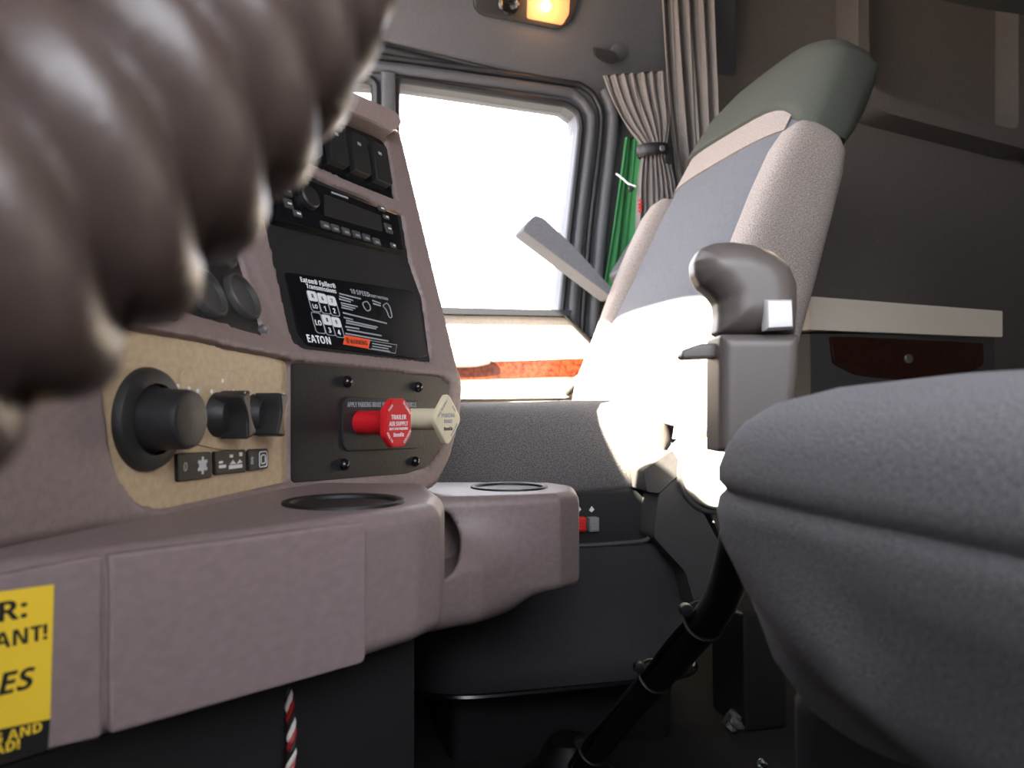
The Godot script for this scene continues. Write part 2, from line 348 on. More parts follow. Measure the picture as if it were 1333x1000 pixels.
func build_climate_panel() -> void:
	var t := Transform3D(Vector3(0.1903, 0.0, -0.9817), Vector3(0.0, 1.0, 0.0), Vector3(0.9817, 0.0, 0.1903), Vector3(-0.1856, 0.5606, -0.68))
	t.origin += t.basis.z * -0.0043                  # the plate lies in a recess
	var base := Vector3(-0.2119, 0.4523, -0.5443)
	var c := thing("climate_control_panel", base, "olive climate control panel with a big round fan knob", "control panel")
	var g := Geo.new()
	g.prism(rounded(HVAC_POCKET, 0.006, 3), -0.0045, -0.0022, 0.001, t)
	part(g, "face_plate", M.olive_plastic, c)
	# raised surround of the two small knobs
	g = Geo.new()
	g.prism(rounded(PackedVector2Array([Vector2(-0.1525, -0.0161), Vector2(-0.1327, -0.0131), Vector2(-0.0817, -0.014), Vector2(-0.0488, -0.0193), Vector2(-0.0386, -0.0295), Vector2(-0.0352, -0.0777), Vector2(-0.1102, -0.0707), Vector2(-0.1515, -0.0635)]), 0.006, 4), -0.003, -0.0008, 0.0008, t)
	part(g, "knob_surround", M.olive_plastic, c)
	# fan knob
	var k := Transform3D(Basis.IDENTITY, Vector3(Vector2(-0.1868, -0.0482).x, Vector2(-0.1868, -0.0482).y, -0.003))
	g = Geo.new()
	g.lathe([[0.0325, 0.0], [0.0325, 0.003], [0.031, 0.0065], [0.027, 0.008], [0.0225, 0.0085], [0.022, 0.004], [0.0, 0.004]], 48, t * k)
	var ring := part(g, "knob_ring", M.black_plastic, c)
	g = Geo.new()
	g.lathe([[0.0215, 0.003], [0.021, 0.006], [0.0195, 0.009], [0.0185, 0.029], [0.0175, 0.0315], [0.015, 0.0325], [0.0, 0.033]], 48, t * k)
	part(g, "fan_knob", M.black_plastic, ring)
	# two small wing knobs
	for q in [[Vector2(-0.1087, -0.0461), 0.3], [Vector2(-0.058, -0.0466), -0.15]]:
		var at: Vector2 = q[0]
		var kt: Transform3D = t * Transform3D(Basis(Vector3.BACK, q[1]), Vector3(at.x, at.y, -0.003))
		g = Geo.new()
		g.lathe([[0.0165, 0.0], [0.0160, 0.004], [0.0135, 0.009], [0.0115, 0.013], [0.0, 0.0135]], 32, kt)
		var mk := part(g, "mode_knob", M.black_plastic, c)
		g = Geo.new()
		g.prism(rounded(PackedVector2Array([Vector2(-0.0075, -0.0165), Vector2(0.0075, -0.0165), Vector2(0.0032, -0.003), Vector2(0.0032, 0.003), Vector2(0.0075, 0.0165), Vector2(-0.0075, 0.0165), Vector2(-0.0032, 0.003), Vector2(-0.0032, -0.003)]), 0.003, 3), 0.006, 0.027, 0.002, kt)
		part(g, "grip", M.black_plastic, mk)
		g = Geo.new()
		g.prism(rect(0.0, 0.0145, 0.0014, 0.005), 0.0258, 0.0263, 0.0, kt)
		part(g, "pointer_mark", M.print_white, mk)
	# row of picture buttons
	var boxes := [PackedVector2Array([Vector2(-0.1582, -0.0713), Vector2(-0.1182, -0.072), Vector2(-0.1168, -0.0904), Vector2(-0.157, -0.09)]), PackedVector2Array([Vector2(-0.1142, -0.0722), Vector2(-0.0716, -0.0727), Vector2(-0.0701, -0.0904), Vector2(-0.1129, -0.0891)]), PackedVector2Array([Vector2(-0.0681, -0.0729), Vector2(-0.0365, -0.0739), Vector2(-0.0362, -0.09), Vector2(-0.0667, -0.0901)])]
	for i in 3:
		g = Geo.new()
		g.prism(rounded(boxes[i], 0.002, 3), -0.003, 0.0005, 0.0008, t)
		part(g, "picture_button", M.black_rubber, c)
	words("0", t, Vector2(-0.1494, -0.0805), 0.0006, 0.006, M.print_grey, c)
	for k2 in 3:                                            # snowflake
		g = Geo.new()
		var m := Vector2(-0.1295, -0.0809)
		g.prism(rect(0, 0, 0.0022, 0.012), 0.0, 0.0004, 0.0, t * Transform3D(Basis(Vector3.BACK, k2 * PI / 3), Vector3(m.x, m.y, 0.0005)))
		part(g, "snowflake_mark", M.print_white, c)
	g = Geo.new()
	g.prism(disc(Vector2(-0.1295, -0.0809), 0.0042, 16), 0.0005, 0.0009, 0.0, t)
	part(g, "snowflake_mark", M.print_white, c)
	for q in [PackedVector2Array([Vector2(-0.109, -0.0845), Vector2(-0.0997, -0.0847), Vector2(-0.0998, -0.0824), Vector2(-0.109, -0.0823)]), PackedVector2Array([Vector2(-0.109, -0.0812), Vector2(-0.104, -0.081), Vector2(-0.104, -0.0794), Vector2(-0.1091, -0.0796)]), PackedVector2Array([Vector2(-0.0955, -0.0861), Vector2(-0.077, -0.0863), Vector2(-0.0771, -0.0835), Vector2(-0.0956, -0.0833)]), PackedVector2Array([Vector2(-0.0945, -0.0828), Vector2(-0.0903, -0.0797), Vector2(-0.0859, -0.0828)]), PackedVector2Array([Vector2(-0.0848, -0.0829), Vector2(-0.0805, -0.0798), Vector2(-0.0771, -0.0823)]), PackedVector2Array([Vector2(-0.0946, -0.0777), Vector2(-0.0904, -0.078), Vector2(-0.0904, -0.0757), Vector2(-0.0947, -0.0755)]), PackedVector2Array([Vector2(-0.0816, -0.0774), Vector2(-0.0772, -0.0777), Vector2(-0.0772, -0.0748), Vector2(-0.0817, -0.0745)])]:
		g = Geo.new()
		g.prism(q, 0.0005, 0.0009, 0.0, t)
		part(g, "seat_mark", M.print_white, c)
	for s in [[0.0075, 0.0062], [0.0042, 0.0030]]:
		var m2 := Vector2(-0.0452, -0.082)
		g = Geo.new()
		var pts := PackedVector3Array()
		for v in rect(m2.x, m2.y, s[0] * 1.6, s[0] * 1.6, 0.002):
			pts.append(t * Vector3(v.x, v.y, 0.0007))
		g.tube(pts, 0.0005, 4, true)
		part(g, "recirculation_mark", M.print_white, c)
	words("8", t, Vector2(-0.0621, -0.0821), 0.0006, 0.006, M.print_grey, c)
	# small legends above the knobs
	for q in [Vector2(-0.1566, -0.0269), Vector2(-0.1443, -0.0282), Vector2(-0.1342, -0.0295), Vector2(-0.117, -0.0297), Vector2(-0.103, -0.0216), Vector2(-0.088, -0.0292), Vector2(-0.0631, -0.0323)]:
		g = Geo.new()
		g.prism(disc(q, 0.0016, 7), -0.001, -0.0005, 0.0, t)
		part(g, "legend_mark", M.print_white, c)

func build_brake_panel() -> void:
	var t := Transform3D(Vector3(0.4699, 0.0, -0.8827), Vector3(0.0, 1.0, 0.0), Vector3(0.8827, 0.0, 0.4699), Vector3(-0.1856, 0.5606, -0.68))
	var b := thing("brake_valve_panel", Vector3(-0.1377, 0.4573, -0.77), "black panel with red and cream air brake knobs", "control panel")
	var g := Geo.new()
	g.prism(BRAKE_POCKET, -0.0038, -0.0014, 0.0008, t)
	part(g, "face_plate", M.black_plastic, b)
	g = Geo.new()
	g.prism(rounded(PackedVector2Array([Vector2(0.0696, -0.0313), Vector2(0.1853, -0.0341), Vector2(0.1939, -0.0389), Vector2(0.1913, -0.0813), Vector2(0.1828, -0.0842), Vector2(0.07, -0.0818), Vector2(0.0635, -0.0759), Vector2(0.0631, -0.0363)]), 0.003, 3), -0.002, 0.0005, 0.0012, t)
	part(g, "inner_plate", M.black_plastic, b)
	for q in [Vector2(0.0706, -0.017), Vector2(0.1852, -0.0195), Vector2(0.0669, -0.0937), Vector2(0.1801, -0.0977)]:
		g = Geo.new()
		g.lathe([[0.0055, -0.002], [0.0055, 0.0005], [0.004, 0.003], [0.0015, 0.004], [0.0, 0.004]], 16, t * Transform3D(Basis.IDENTITY, Vector3(q.x, q.y, 0)))
		var s := part(g, "screw", M.black_gloss, b)
		g = Geo.new()
		g.prism(rect(0, 0, 0.003, 0.0012), 0.0039, 0.0042, 0.0, t * Transform3D(Basis(Vector3.BACK, 0.6), Vector3(q.x, q.y, 0)))
		part(g, "screw_slot", M.metal_grey, s)
	words("APPLY PARKING BRAKE BEFORE LEAVING VEHICLE", t, Vector2(0.1244, -0.0383), 0.0008, 0.0048, M.print_grey, b, 0.70)
	# red trailer supply knob
	var r0 := Vector2(0.0877, -0.0551)
	var kt := t * Transform3D(Basis.IDENTITY, Vector3(r0.x, r0.y, 0))
	g = Geo.new()
	g.lathe([[0.0112, 0.0], [0.0112, 0.040], [0.009, 0.041], [0.0, 0.041]], 24, kt)
	var red := part(g, "trailer_supply_knob", M.knob_red, b, "red eight sided knob")
	g = Geo.new()
	var oct := PackedVector2Array()
	for v in [[-0.009, -0.0225], [0.009, -0.0225], [0.0205, -0.012], [0.0205, 0.012], [0.009, 0.0225], [-0.009, 0.0225], [-0.0205, 0.012], [-0.0205, -0.012]]:
		oct.append(Vector2(v[0], v[1]))
	g.prism(rounded(oct, 0.002, 2), 0.040, 0.0455, 0.0015, kt)
	part(g, "octagon_plate", M.knob_red, red)
	words("TRAILER", kt, Vector2(0, 0.0052), 0.0456, 0.0042, M.print_white, red)
	words("AIR SUPPLY", kt, Vector2(0, -0.0008), 0.0456, 0.0040, M.print_white, red, 0.95)
	words("NOT FOR PARKING", kt, Vector2(0, -0.0055), 0.0456, 0.0022, M.print_white, red)
	words("Bendix", kt, Vector2(0, -0.011), 0.0456, 0.0036, M.print_white, red)
	words("PUSH", kt * Transform3D(Basis(Vector3.BACK, 0.75), Vector3.ZERO), Vector2(0, 0.0185), 0.0456, 0.0022, M.print_white, red)
	words("TO SUPPLY", kt * Transform3D(Basis(Vector3.BACK, -0.75), Vector3.ZERO), Vector2(0, 0.0185), 0.0456, 0.0022, M.print_white, red)
	words("PULL TO", kt * Transform3D(Basis(Vector3.BACK, -0.8), Vector3.ZERO), Vector2(0, -0.0188), 0.0456, 0.0022, M.print_white, red)
	words("EVACUATE", kt * Transform3D(Basis(Vector3.BACK, 0.8), Vector3.ZERO), Vector2(0, -0.0188), 0.0456, 0.0022, M.print_white, red)
	# cream parking brake knob
	var kw := t * Transform3D(Basis.IDENTITY, Vector3(0.172, r0.y + 0.002, 0))
	g = Geo.new()
	g.lathe([[0.0112, 0.0], [0.0112, 0.040], [0.009, 0.041], [0.0, 0.041]], 24, kw)
	var cream := part(g, "parking_brake_knob", M.knob_cream, b, "cream diamond shaped knob")
	g = Geo.new()
	g.prism(rounded(PackedVector2Array([Vector2(0, -0.028), Vector2(0.0265, 0), Vector2(0, 0.028), Vector2(-0.0265, 0)]), 0.008, 4), 0.040, 0.0455, 0.0015, kw)
	part(g, "diamond_plate", M.knob_cream, cream)
	words("PARKING", kw, Vector2(0, 0.004), 0.0456, 0.0042, M.print_grey, cream)
	words("BRAKE", kw, Vector2(0, -0.002), 0.0456, 0.0036, M.print_grey, cream)
	words("Bendix", kw, Vector2(0, -0.0095), 0.0456, 0.0036, M.print_black, cream)
	words("PULL TO APPLY", kw * Transform3D(Basis(Vector3.BACK, 0.785), Vector3.ZERO), Vector2(0, 0.0152), 0.0456, 0.0018, M.print_grey, cream)
	words("PUSH", kw * Transform3D(Basis(Vector3.BACK, -0.785), Vector3.ZERO), Vector2(0, 0.0152), 0.0456, 0.0018, M.print_grey, cream)
	words("TO RELEASE", kw * Transform3D(Basis(Vector3.BACK, 0.785), Vector3.ZERO), Vector2(0, -0.0155), 0.0456, 0.0018, M.print_grey, cream)

func build_radio() -> void:
	var t := Transform3D(Vector3(0.4699, 0.0, -0.8827), Vector3(-0.3019, 0.9397, -0.1607), Vector3(0.8295, 0.342, 0.4415), Vector3(-0.1856, 0.5606, -0.68))
	var r := thing("radio", Vector3(-0.1752, 0.6901, -0.7999), "black dashboard radio with small white button marks", "radio")
	var g := Geo.new()
	g.prism(RADIO_POCKET, -0.0068, -0.0045, 0.0, t)
	part(g, "mounting_plate", M.black_plastic, r)
	g = Geo.new()
	g.prism(rounded(PackedVector2Array([Vector2(0.0476, 0.1962), Vector2(0.2323, 0.1916), Vector2(0.2204, 0.1404), Vector2(0.0203, 0.1353)]), 0.004, 4), -0.006, 0.004, 0.002, t)
	part(g, "face", M.black_gloss, r)
	g = Geo.new()
	g.prism(rounded(PackedVector2Array([Vector2(0.103, 0.1836), Vector2(0.1946, 0.1808), Vector2(0.188, 0.1595), Vector2(0.093, 0.157)]), 0.002, 3), 0.003, 0.0046, 0.0005, t)
	part(g, "display", M.black_plastic, r, "unlit grey display")
	var k := Vector2(0.074, 0.171)
	g = Geo.new()
	g.lathe([[0.0125, 0.003], [0.0120, 0.009], [0.0105, 0.0105], [0.0, 0.0105]], 28, t * Transform3D(Basis.IDENTITY, Vector3(k.x, k.y, 0)))
	part(g, "volume_knob", M.black_plastic, r)
	for q in [Vector2(0.0896, 0.1452), Vector2(0.1043, 0.1451), Vector2(0.1207, 0.1451), Vector2(0.1377, 0.1452), Vector2(0.154, 0.145), Vector2(0.1704, 0.1438)]:
		g = Geo.new()
		g.prism(rect(q.x, q.y, 0.012, 0.008, 0.001), 0.003, 0.0055, 0.0006, t)
		var pb := part(g, "preset_button", M.charcoal_plastic, r)
		g = Geo.new()
		g.prism(rect(q.x, q.y - 0.0012, 0.006, 0.0022), 0.0054, 0.0058, 0.0, t)
		part(g, "button_mark", M.print_grey, pb)
	for q in [[Vector2(0.0497, 0.1844), 0.011, 0.010], [Vector2(0.0472, 0.1714), 0.011, 0.010], [Vector2(0.0434, 0.1575), 0.011, 0.010], [Vector2(0.0527, 0.1492), 0.011, 0.007], [Vector2(0.2004, 0.1908), 0.012, 0.006], [Vector2(0.2045, 0.1812), 0.010, 0.005], [Vector2(0.2021, 0.1663), 0.012, 0.012], [Vector2(0.2011, 0.1452), 0.009, 0.006]]:
		var p: Vector2 = q[0]
		g = Geo.new()
		g.prism(rect(p.x, p.y, q[1], q[2], 0.001), 0.003, 0.0052, 0.0006, t)
		var sb := part(g, "side_button", M.charcoal_plastic, r)
		g = Geo.new()
		g.prism(rect(p.x + 0.001, p.y, q[1] * 0.45, 0.0018), 0.0051, 0.0055, 0.0, t)
		part(g, "button_mark", M.print_white, sb)
	g = Geo.new()
	var tp := Vector2(0.0577, 0.19)
	g.prism(rect(tp.x, tp.y, 0.014, 0.0024), 0.0039, 0.0043, 0.0, t)
	part(g, "power_mark", M.print_white, r)
	g = Geo.new()
	var nm := Vector2(0.1283, 0.1884)
	g.prism(rect(nm.x, nm.y, 0.026, 0.0022), 0.0046, 0.0050, 0.0, t)
	part(g, "name_mark", M.print_grey, r)

func build_placard() -> void:
	var t := Transform3D(Vector3(0.4699, 0.0, -0.8827), Vector3(-0.3019, 0.9397, -0.1607), Vector3(0.8295, 0.342, 0.4415), Vector3(-0.1856, 0.5606, -0.68))
	var p := thing("transmission_placard", Vector3(-0.1473, 0.5697, -0.7591), "black shift pattern placard with white print and orange warning", "placard")
	var g := Geo.new()
	g.prism(rounded(PackedVector2Array([Vector2(0.0221, 0.0873), Vector2(0.2219, 0.0969), Vector2(0.2306, 0.0839), Vector2(0.2158, 0.0177), Vector2(0.1913, 0.0126), Vector2(0.0258, 0.0161), Vector2(0.0181, 0.0272)]), 0.004, 4), -0.0046, -0.0026, 0.001, t)
	part(g, "plate", M.black_gloss, p)
	var z := -0.0025
	var at_x := Vector2(0.0448, 0.0763)
	words("Eaton® Fuller®", t, Vector2(0.0637, 0.0823), z, 0.0050, M.print_white, p, 0.95)
	words("Transmissions", t, Vector2(0.0658, 0.0766), z, 0.0046, M.print_white, p, 0.95)
	words("10 SPEED", t, Vector2(0.1244, 0.0804), z, 0.0052, M.print_grey, p, 1.0)
	words("SHIFT PATTERN", t, Vector2(0.1555, 0.0795), z, 0.003, M.print_grey, p, 1.0)
	# gear boxes: white caps over outlined numbers
	for q in [[Vector2(0.0496, 0.0615), "LO", "R", true], [Vector2(0.063, 0.0609), "1", "6", true], [Vector2(0.0756, 0.0601), "2", "7", true], [Vector2(0.0476, 0.0397), "LO", "", false], [Vector2(0.0609, 0.0388), "3", "8", true], [Vector2(0.0734, 0.0377), "4", "9", true]]:
		var c: Vector2 = q[0]
		var loop := PackedVector3Array()
		for v in rect(c.x, c.y, 0.0128, 0.0205, 0.003):
			loop.append(t * Vector3(v.x, v.y, z))
		g = Geo.new()
		g.tube(loop, 0.0005, 4, true)
		part(g, "gear_outline", M.print_grey, p)
		if q[3]:
			g = Geo.new()
			g.prism(rect(c.x, c.y + 0.0052, 0.0126, 0.0100, 0.003), z - 0.0002, z + 0.0002, 0.0, t)
			part(g, "gear_cap", M.print_white, p)
			words(q[2], t, Vector2(c.x, c.y + 0.0052), z + 0.0003, 0.0042, M.print_black, p)
			words(q[1], t, Vector2(c.x, c.y - 0.0052), z, 0.0052 if q[1] != "LO" else 0.0042, M.print_white, p)
		else:
			words(q[1], t, c, z, 0.0052, M.print_white, p)
	words("EATON", t, Vector2(0.0422, 0.0226), z, 0.0075, M.print_white, p, 0.95)
	# small print
	for q in [[Vector2(0.0904, 0.0749), Vector2(0.1226, 0.0734)], [Vector2(0.0892, 0.0719), Vector2(0.1092, 0.07)], [Vector2(0.088, 0.0689), Vector2(0.1048, 0.0678)], [Vector2(0.0887, 0.0649), Vector2(0.1138, 0.0639)], [Vector2(0.0888, 0.0625), Vector2(0.1092, 0.0613)], [Vector2(0.0878, 0.0599), Vector2(0.1047, 0.0591)], [Vector2(0.0878, 0.0543), Vector2(0.1554, 0.0499)], [Vector2(0.087, 0.0494), Vector2(0.1003, 0.0484)], [Vector2(0.0892, 0.0464), Vector2(0.1372, 0.0438)], [Vector2(0.0882, 0.0439), Vector2(0.1338, 0.0418)], [Vector2(0.0853, 0.0396), Vector2(0.1059, 0.0392)], [Vector2(0.0863, 0.0365), Vector2(0.1395, 0.0348)], [Vector2(0.0823, 0.0322), Vector2(0.1488, 0.0296)], [Vector2(0.1416, 0.0742), Vector2(0.155, 0.0724)], [Vector2(0.1413, 0.0707), Vector2(0.1537, 0.0697)]]:
		var a: Vector2 = q[0]; var b: Vector2 = q[1]
		g = Geo.new()
		g.prism(PackedVector2Array([a + Vector2(0, -0.0008), b + Vector2(0, -0.0008), b + Vector2(0, 0.0008), a + Vector2(0, 0.0008)]), z - 0.0002, z + 0.0002, 0.0, t)
		part(g, "small_print", M.print_grey, p)
	for q in [PackedVector2Array([Vector2(0.1233, 0.0693), Vector2(0.1319, 0.0721), Vector2(0.1352, 0.0683), Vector2(0.1342, 0.063), Vector2(0.1269, 0.0605), Vector2(0.1237, 0.0643)]), PackedVector2Array([Vector2(0.1565, 0.07), Vector2(0.1666, 0.0748), Vector2(0.1697, 0.0699), Vector2(0.1685, 0.0583), Vector2(0.1624, 0.0567), Vector2(0.1614, 0.0662)])]:
		var loop := PackedVector3Array()
		for v in rounded(q, 0.003, 3):
			loop.append(t * Vector3(v.x, v.y, z))
		g = Geo.new()
		g.tube(loop, 0.0007, 4, true)
		part(g, "hand_drawing", M.print_grey, p)
	g = Geo.new()
	g.prism(PackedVector2Array([Vector2(0.0816, 0.0305), Vector2(0.1182, 0.0288), Vector2(0.1114, 0.0185), Vector2(0.0743, 0.0205)]), z - 0.0002, z + 0.0003, 0.0, t)
	part(g, "warning_block", M.print_orange, p, "orange warning block")
	words("▲ WARNING", t, Vector2(0.0961, 0.0242), z + 0.0003, 0.0045, M.print_black, p, 0.85)
	var box := PackedVector3Array()
	for v in PackedVector2Array([Vector2(0.1179, 0.0279), Vector2(0.1618, 0.0263), Vector2(0.1546, 0.0164), Vector2(0.1114, 0.0185)]):
		box.append(t * Vector3(v.x, v.y, z))
	g = Geo.new()
	g.tube(box, 0.0005, 4, true)
	part(g, "warning_outline", M.print_grey, p)
	for q in [[Vector2(0.1202, 0.0248), Vector2(0.1512, 0.0234)], [Vector2(0.1189, 0.0219), Vector2(0.1448, 0.0208)], [Vector2(0.1166, 0.0192), Vector2(0.1461, 0.018)]]:
		g = Geo.new()
		var a2: Vector2 = q[0]; var b2: Vector2 = q[1]
		g.prism(PackedVector2Array([a2 + Vector2(0, -0.0006), b2 + Vector2(0, -0.0006), b2 + Vector2(0, 0.0006), a2 + Vector2(0, 0.0006)]), z - 0.0002, z + 0.0002, 0.0, t)
		part(g, "small_print", M.print_grey, p)

# ---------------------------------------------------------------- consoles with cup holders
func cup(parent: Node3D, c: Vector3, r: float) -> void:
	var t := Transform3D(Basis(Vector3.RIGHT, -PI / 2), c)
	var g := Geo.new()
	g.lathe([[r + 0.002, -0.001], [r + 0.0015, 0.0018], [r - 0.001, 0.0025], [r - 0.004, 0.0012], [r - 0.005, -0.004], [r - 0.006, -0.055], [r - 0.01, -0.06], [0.0, -0.06]], 40, t)
	part(g, "cup_insert", M.black_rubber, parent, "black rubber cup holder")

func build_console() -> void:
	# nearer console: plan outline in (x, depth)
	var plan := PackedVector2Array([Vector2(-0.311, 0.24), Vector2(-0.092, 0.5), Vector2(-0.062, 0.538), Vector2(-0.05, 0.565), Vector2(-0.052, 0.62), Vector2(-0.075, 0.72), Vector2(-0.3, 0.74), Vector2(-0.48, 0.45), Vector2(-0.48, 0.24)])
	var hole := Vector3(-0.1187, 0.4511, -0.567)
	var to_plan := Transform3D(Basis(Vector3.RIGHT, PI / 2), Vector3.ZERO)     # (x, y, z) -> (x, -z, y)
	var flat1 := Flat.new(plan, sd_poly)
	var f1 := func(p: Vector3) -> float:
		var q := to_plan * p
		var d := sd_slab(q, flat1, 0.362, 0.4525, 0.012)
		var c := maxf(Vector2(p.x - hole.x, p.z - hole.z).length() - 0.0365, 0.385 - p.y)
		return smax(d, -c, 0.006)
	var base := Vector3(-0.2, 0.362, -0.48)
	var con := thing("lower_console", base, "taupe console below the dash with drawer front and near cup holder", "console")
	part(net(f1, Vector3(-0.5, 0.34, -0.76), Vector3(-0.03, 0.47, -0.22), 0.004, base), "body", M.taupe_plastic, con)
	var t := Transform3D(Vector3(0.6429, 0.0, -0.7659), Vector3(0.0, 1.0, 0.0), Vector3(0.7659, 0.0, 0.6429), Vector3(-0.0917, 0.4521, -0.5))
	var g := Geo.new()
	g.prism(rounded(PackedVector2Array([Vector2(-0.1556, -0.0019), Vector2(-0.0042, -0.0033), Vector2(0.0007, -0.0077), Vector2(0.0, -0.0868), Vector2(-0.0024, -0.09), Vector2(-0.1544, -0.0865)]), 0.003, 3), -0.004, 0.002, 0.002, t)
	part(g, "drawer_front", M.taupe_door, con)
	g = Geo.new()
	g.prism(rounded(PackedVector2Array([Vector2(-0.158, -0.0016), Vector2(-0.1572, -0.0867), Vector2(-0.205, -0.0827), Vector2(-0.2063, -0.0046)]), 0.003, 3), -0.004, 0.002, 0.002, t)
	part(g, "fuse_cover", M.taupe_door, con)
	cup(con, Vector3(hole.x, 0.4525, hole.z), 0.041)
	# dark panel standing in for the shade under it
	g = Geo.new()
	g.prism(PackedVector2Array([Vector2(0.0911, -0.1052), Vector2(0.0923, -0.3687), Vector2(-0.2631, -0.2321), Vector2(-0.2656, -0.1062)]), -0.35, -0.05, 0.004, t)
	single(g, "shade_panel", Vector3(-0.1688, 0.2161, -0.5637), M.black_plastic, "black panel standing in for the shade below the lower console", "panel")
	# yellow sticker
	var st := thing("warning_sticker", Vector3(-0.213, 0.3762, -0.3523), "yellow and black warning sticker with lettering", "sticker")
	g = Geo.new()
	g.prism(PackedVector2Array([Vector2(-0.1797, -0.0117), Vector2(-0.1804, -0.0711), Vector2(-0.2055, -0.0692), Vector2(-0.2065, -0.011)]), 0.0018, 0.0024, 0.0, t)
	part(g, "yellow_field", M.print_yellow, st)
	g = Geo.new()
	g.prism(PackedVector2Array([Vector2(-0.1804, -0.0711), Vector2(-0.1811, -0.0848), Vector2(-0.2053, -0.0823), Vector2(-0.2055, -0.0692)]), 0.0018, 0.0024, 0.0, t)
	part(g, "black_field", M.print_black, st)
	words("R:", t, Vector2(-0.1963, -0.02), 0.0025, 0.0085, M.print_black, st, 1.25)
	words("ANT!", t, Vector2(-0.1922, -0.0321), 0.0025, 0.0068, M.print_black, st, 1.0)
	words("ES", t, Vector2(-0.194, -0.0509), 0.0025, 0.0092, M.print_black, st, 1.05, 0.2)
	words("G AND", t, Vector2(-0.1934, -0.0734), 0.0025, 0.0042, M.print_yellow, st, 1.1)
	words("AD!", t, Vector2(-0.1974, -0.078), 0.0025, 0.0042, M.print_yellow, st, 1.1)
	# farther console
	var plan2 := PackedVector2Array([Vector2(-0.16, 0.81), Vector2(-0.03, 0.835), Vector2(0.052, 0.858), Vector2(0.074, 0.882), Vector2(0.076, 0.95), Vector2(0.05, 0.995), Vector2(-0.16, 1.0)])
	var plan3 := PackedVector2Array([Vector2(-0.16, 0.76), Vector2(-0.075, 0.77), Vector2(-0.03, 0.805), Vector2(0.0, 0.86), Vector2(-0.16, 0.95)])
	var hole2 := Vector3(-0.0031, 0.4252, -0.925)
	var flat2 := Flat.new(plan2, sd_poly); var flat3 := Flat.new(plan3, sd_poly)
	var slot := Flat.new(rounded(PackedVector2Array([Vector2(-0.14, 0.350), Vector2(-0.071, 0.350), Vector2(-0.055, 0.360), Vector2(-0.053, 0.385), Vector2(-0.066, 0.412), Vector2(-0.14, 0.418)]), 0.01, 3), sd_poly)
	var f2 := func(p: Vector3) -> float:
		var q := to_plan * p
		var d := sd_slab(q, flat2, 0.322, 0.4275, 0.012)
		d = smin(d, sd_slab(q, flat3, 0.300, 0.372, 0.02), 0.045)
		var c := maxf(Vector2(p.x - hole2.x, p.z - hole2.z).length() - 0.0385, 0.36 - p.y)
		d = smax(d, -sd_slab(p, slot, -0.89, -0.70, 0.004), 0.005)      # hollow in the near face
		return smax(d, -c, 0.006)
	base = Vector3(-0.02, 0.31, -0.9)
	var con2 := thing("cup_holder_console", base, "taupe moulded cup holder jutting out towards the passenger seat", "console")
	part(net(f2, Vector3(-0.18, 0.29, -1.02), Vector3(0.1, 0.45, -0.73), 0.004, base), "body", M.taupe_plastic, con2)
	cup(con2, Vector3(hole2.x, 0.4275, hole2.z), 0.043)
	# wires hanging below the lower console
	var cols := ["wire_red", "wire_white", "black_rubber"]
	var names := ["red wire twisted with a white one below the console", "white wire twisted with a red one below the console", "black wire beside the red and white pair below the console"]
	for k in 3:
		var path := PackedVector3Array()
		for i in 40:
			var w := i / 39.0
			var c := Vector3(-0.1463, 0.3468, -0.52).lerp(Vector3(-0.1396, 0.2784, -0.5), w) + Vector3(sin(w * 3.0) * 0.004, 0, 0)
			path.append(c + Vector3(cos(w * 26.0 + k * TAU / 3), 0, sin(w * 26.0 + k * TAU / 3)) * 0.0017)
		g = Geo.new()
		g.tube(path, 0.0016, 6)
		single(g, "wire", path[0], M[cols[k]], names[k], "wire", "wires below the lower console")

# ---------------------------------------------------------------- seats
static func oval(half_x: float, half_z: float, e: float, n := 48) -> PackedVector2Array:
	var p := PackedVector2Array()
	for k in n:
		var w := TAU * k / n
		p.append(Vector2(signf(cos(w)) * pow(absf(cos(w)), e) * half_x, signf(sin(w)) * pow(absf(sin(w)), e) * half_z))
	return p

# padded cushion: centre (cab axes, height 0), half sizes, [inset, height] pairs
func cushion(c: Vector3, hx: float, hz: float, profile: Array, e: float, wrinkle: Callable, n := 72) -> Geo:
	var g := Geo.new()
	var rs := []
	for q in profile:
		var o := oval(hx - q[0], hz - q[0], e, n)
		var ring := PackedVector3Array()
		for v in o:
			var p := Vector3(c.x + v.x, q[1], c.z + v.y)
			ring.append(CAB * (p + wrinkle.call(p)))
		rs.append(ring)
	return g.rings(rs)

func back_ring(y: float, spine: Array, grow: float, n := 40) -> PackedVector3Array:
	var i := 0
	while i < spine.size() - 2 and y > spine[i + 1][1]:
		i += 1
	var w := clampf((y - spine[i][1]) / (spine[i + 1][1] - spine[i][1]), 0.0, 1.0)
	var s := []
	for k in 4:
		s.append(lerpf(spine[i][k], spine[i + 1][k], w))
	var ring := PackedVector3Array()
	for k in n:
		var a := TAU * k / n
		var ex: float = signf(cos(a)) * pow(absf(cos(a)), 0.6) * (s[3] + grow)
		var ez: float = signf(sin(a)) * pow(absf(sin(a)), 0.6) * (s[2] + grow)
		ring.append(CAB * Vector3(s[0] + ex, y + ex * -0.35, -1.38 + ez))
	return ring

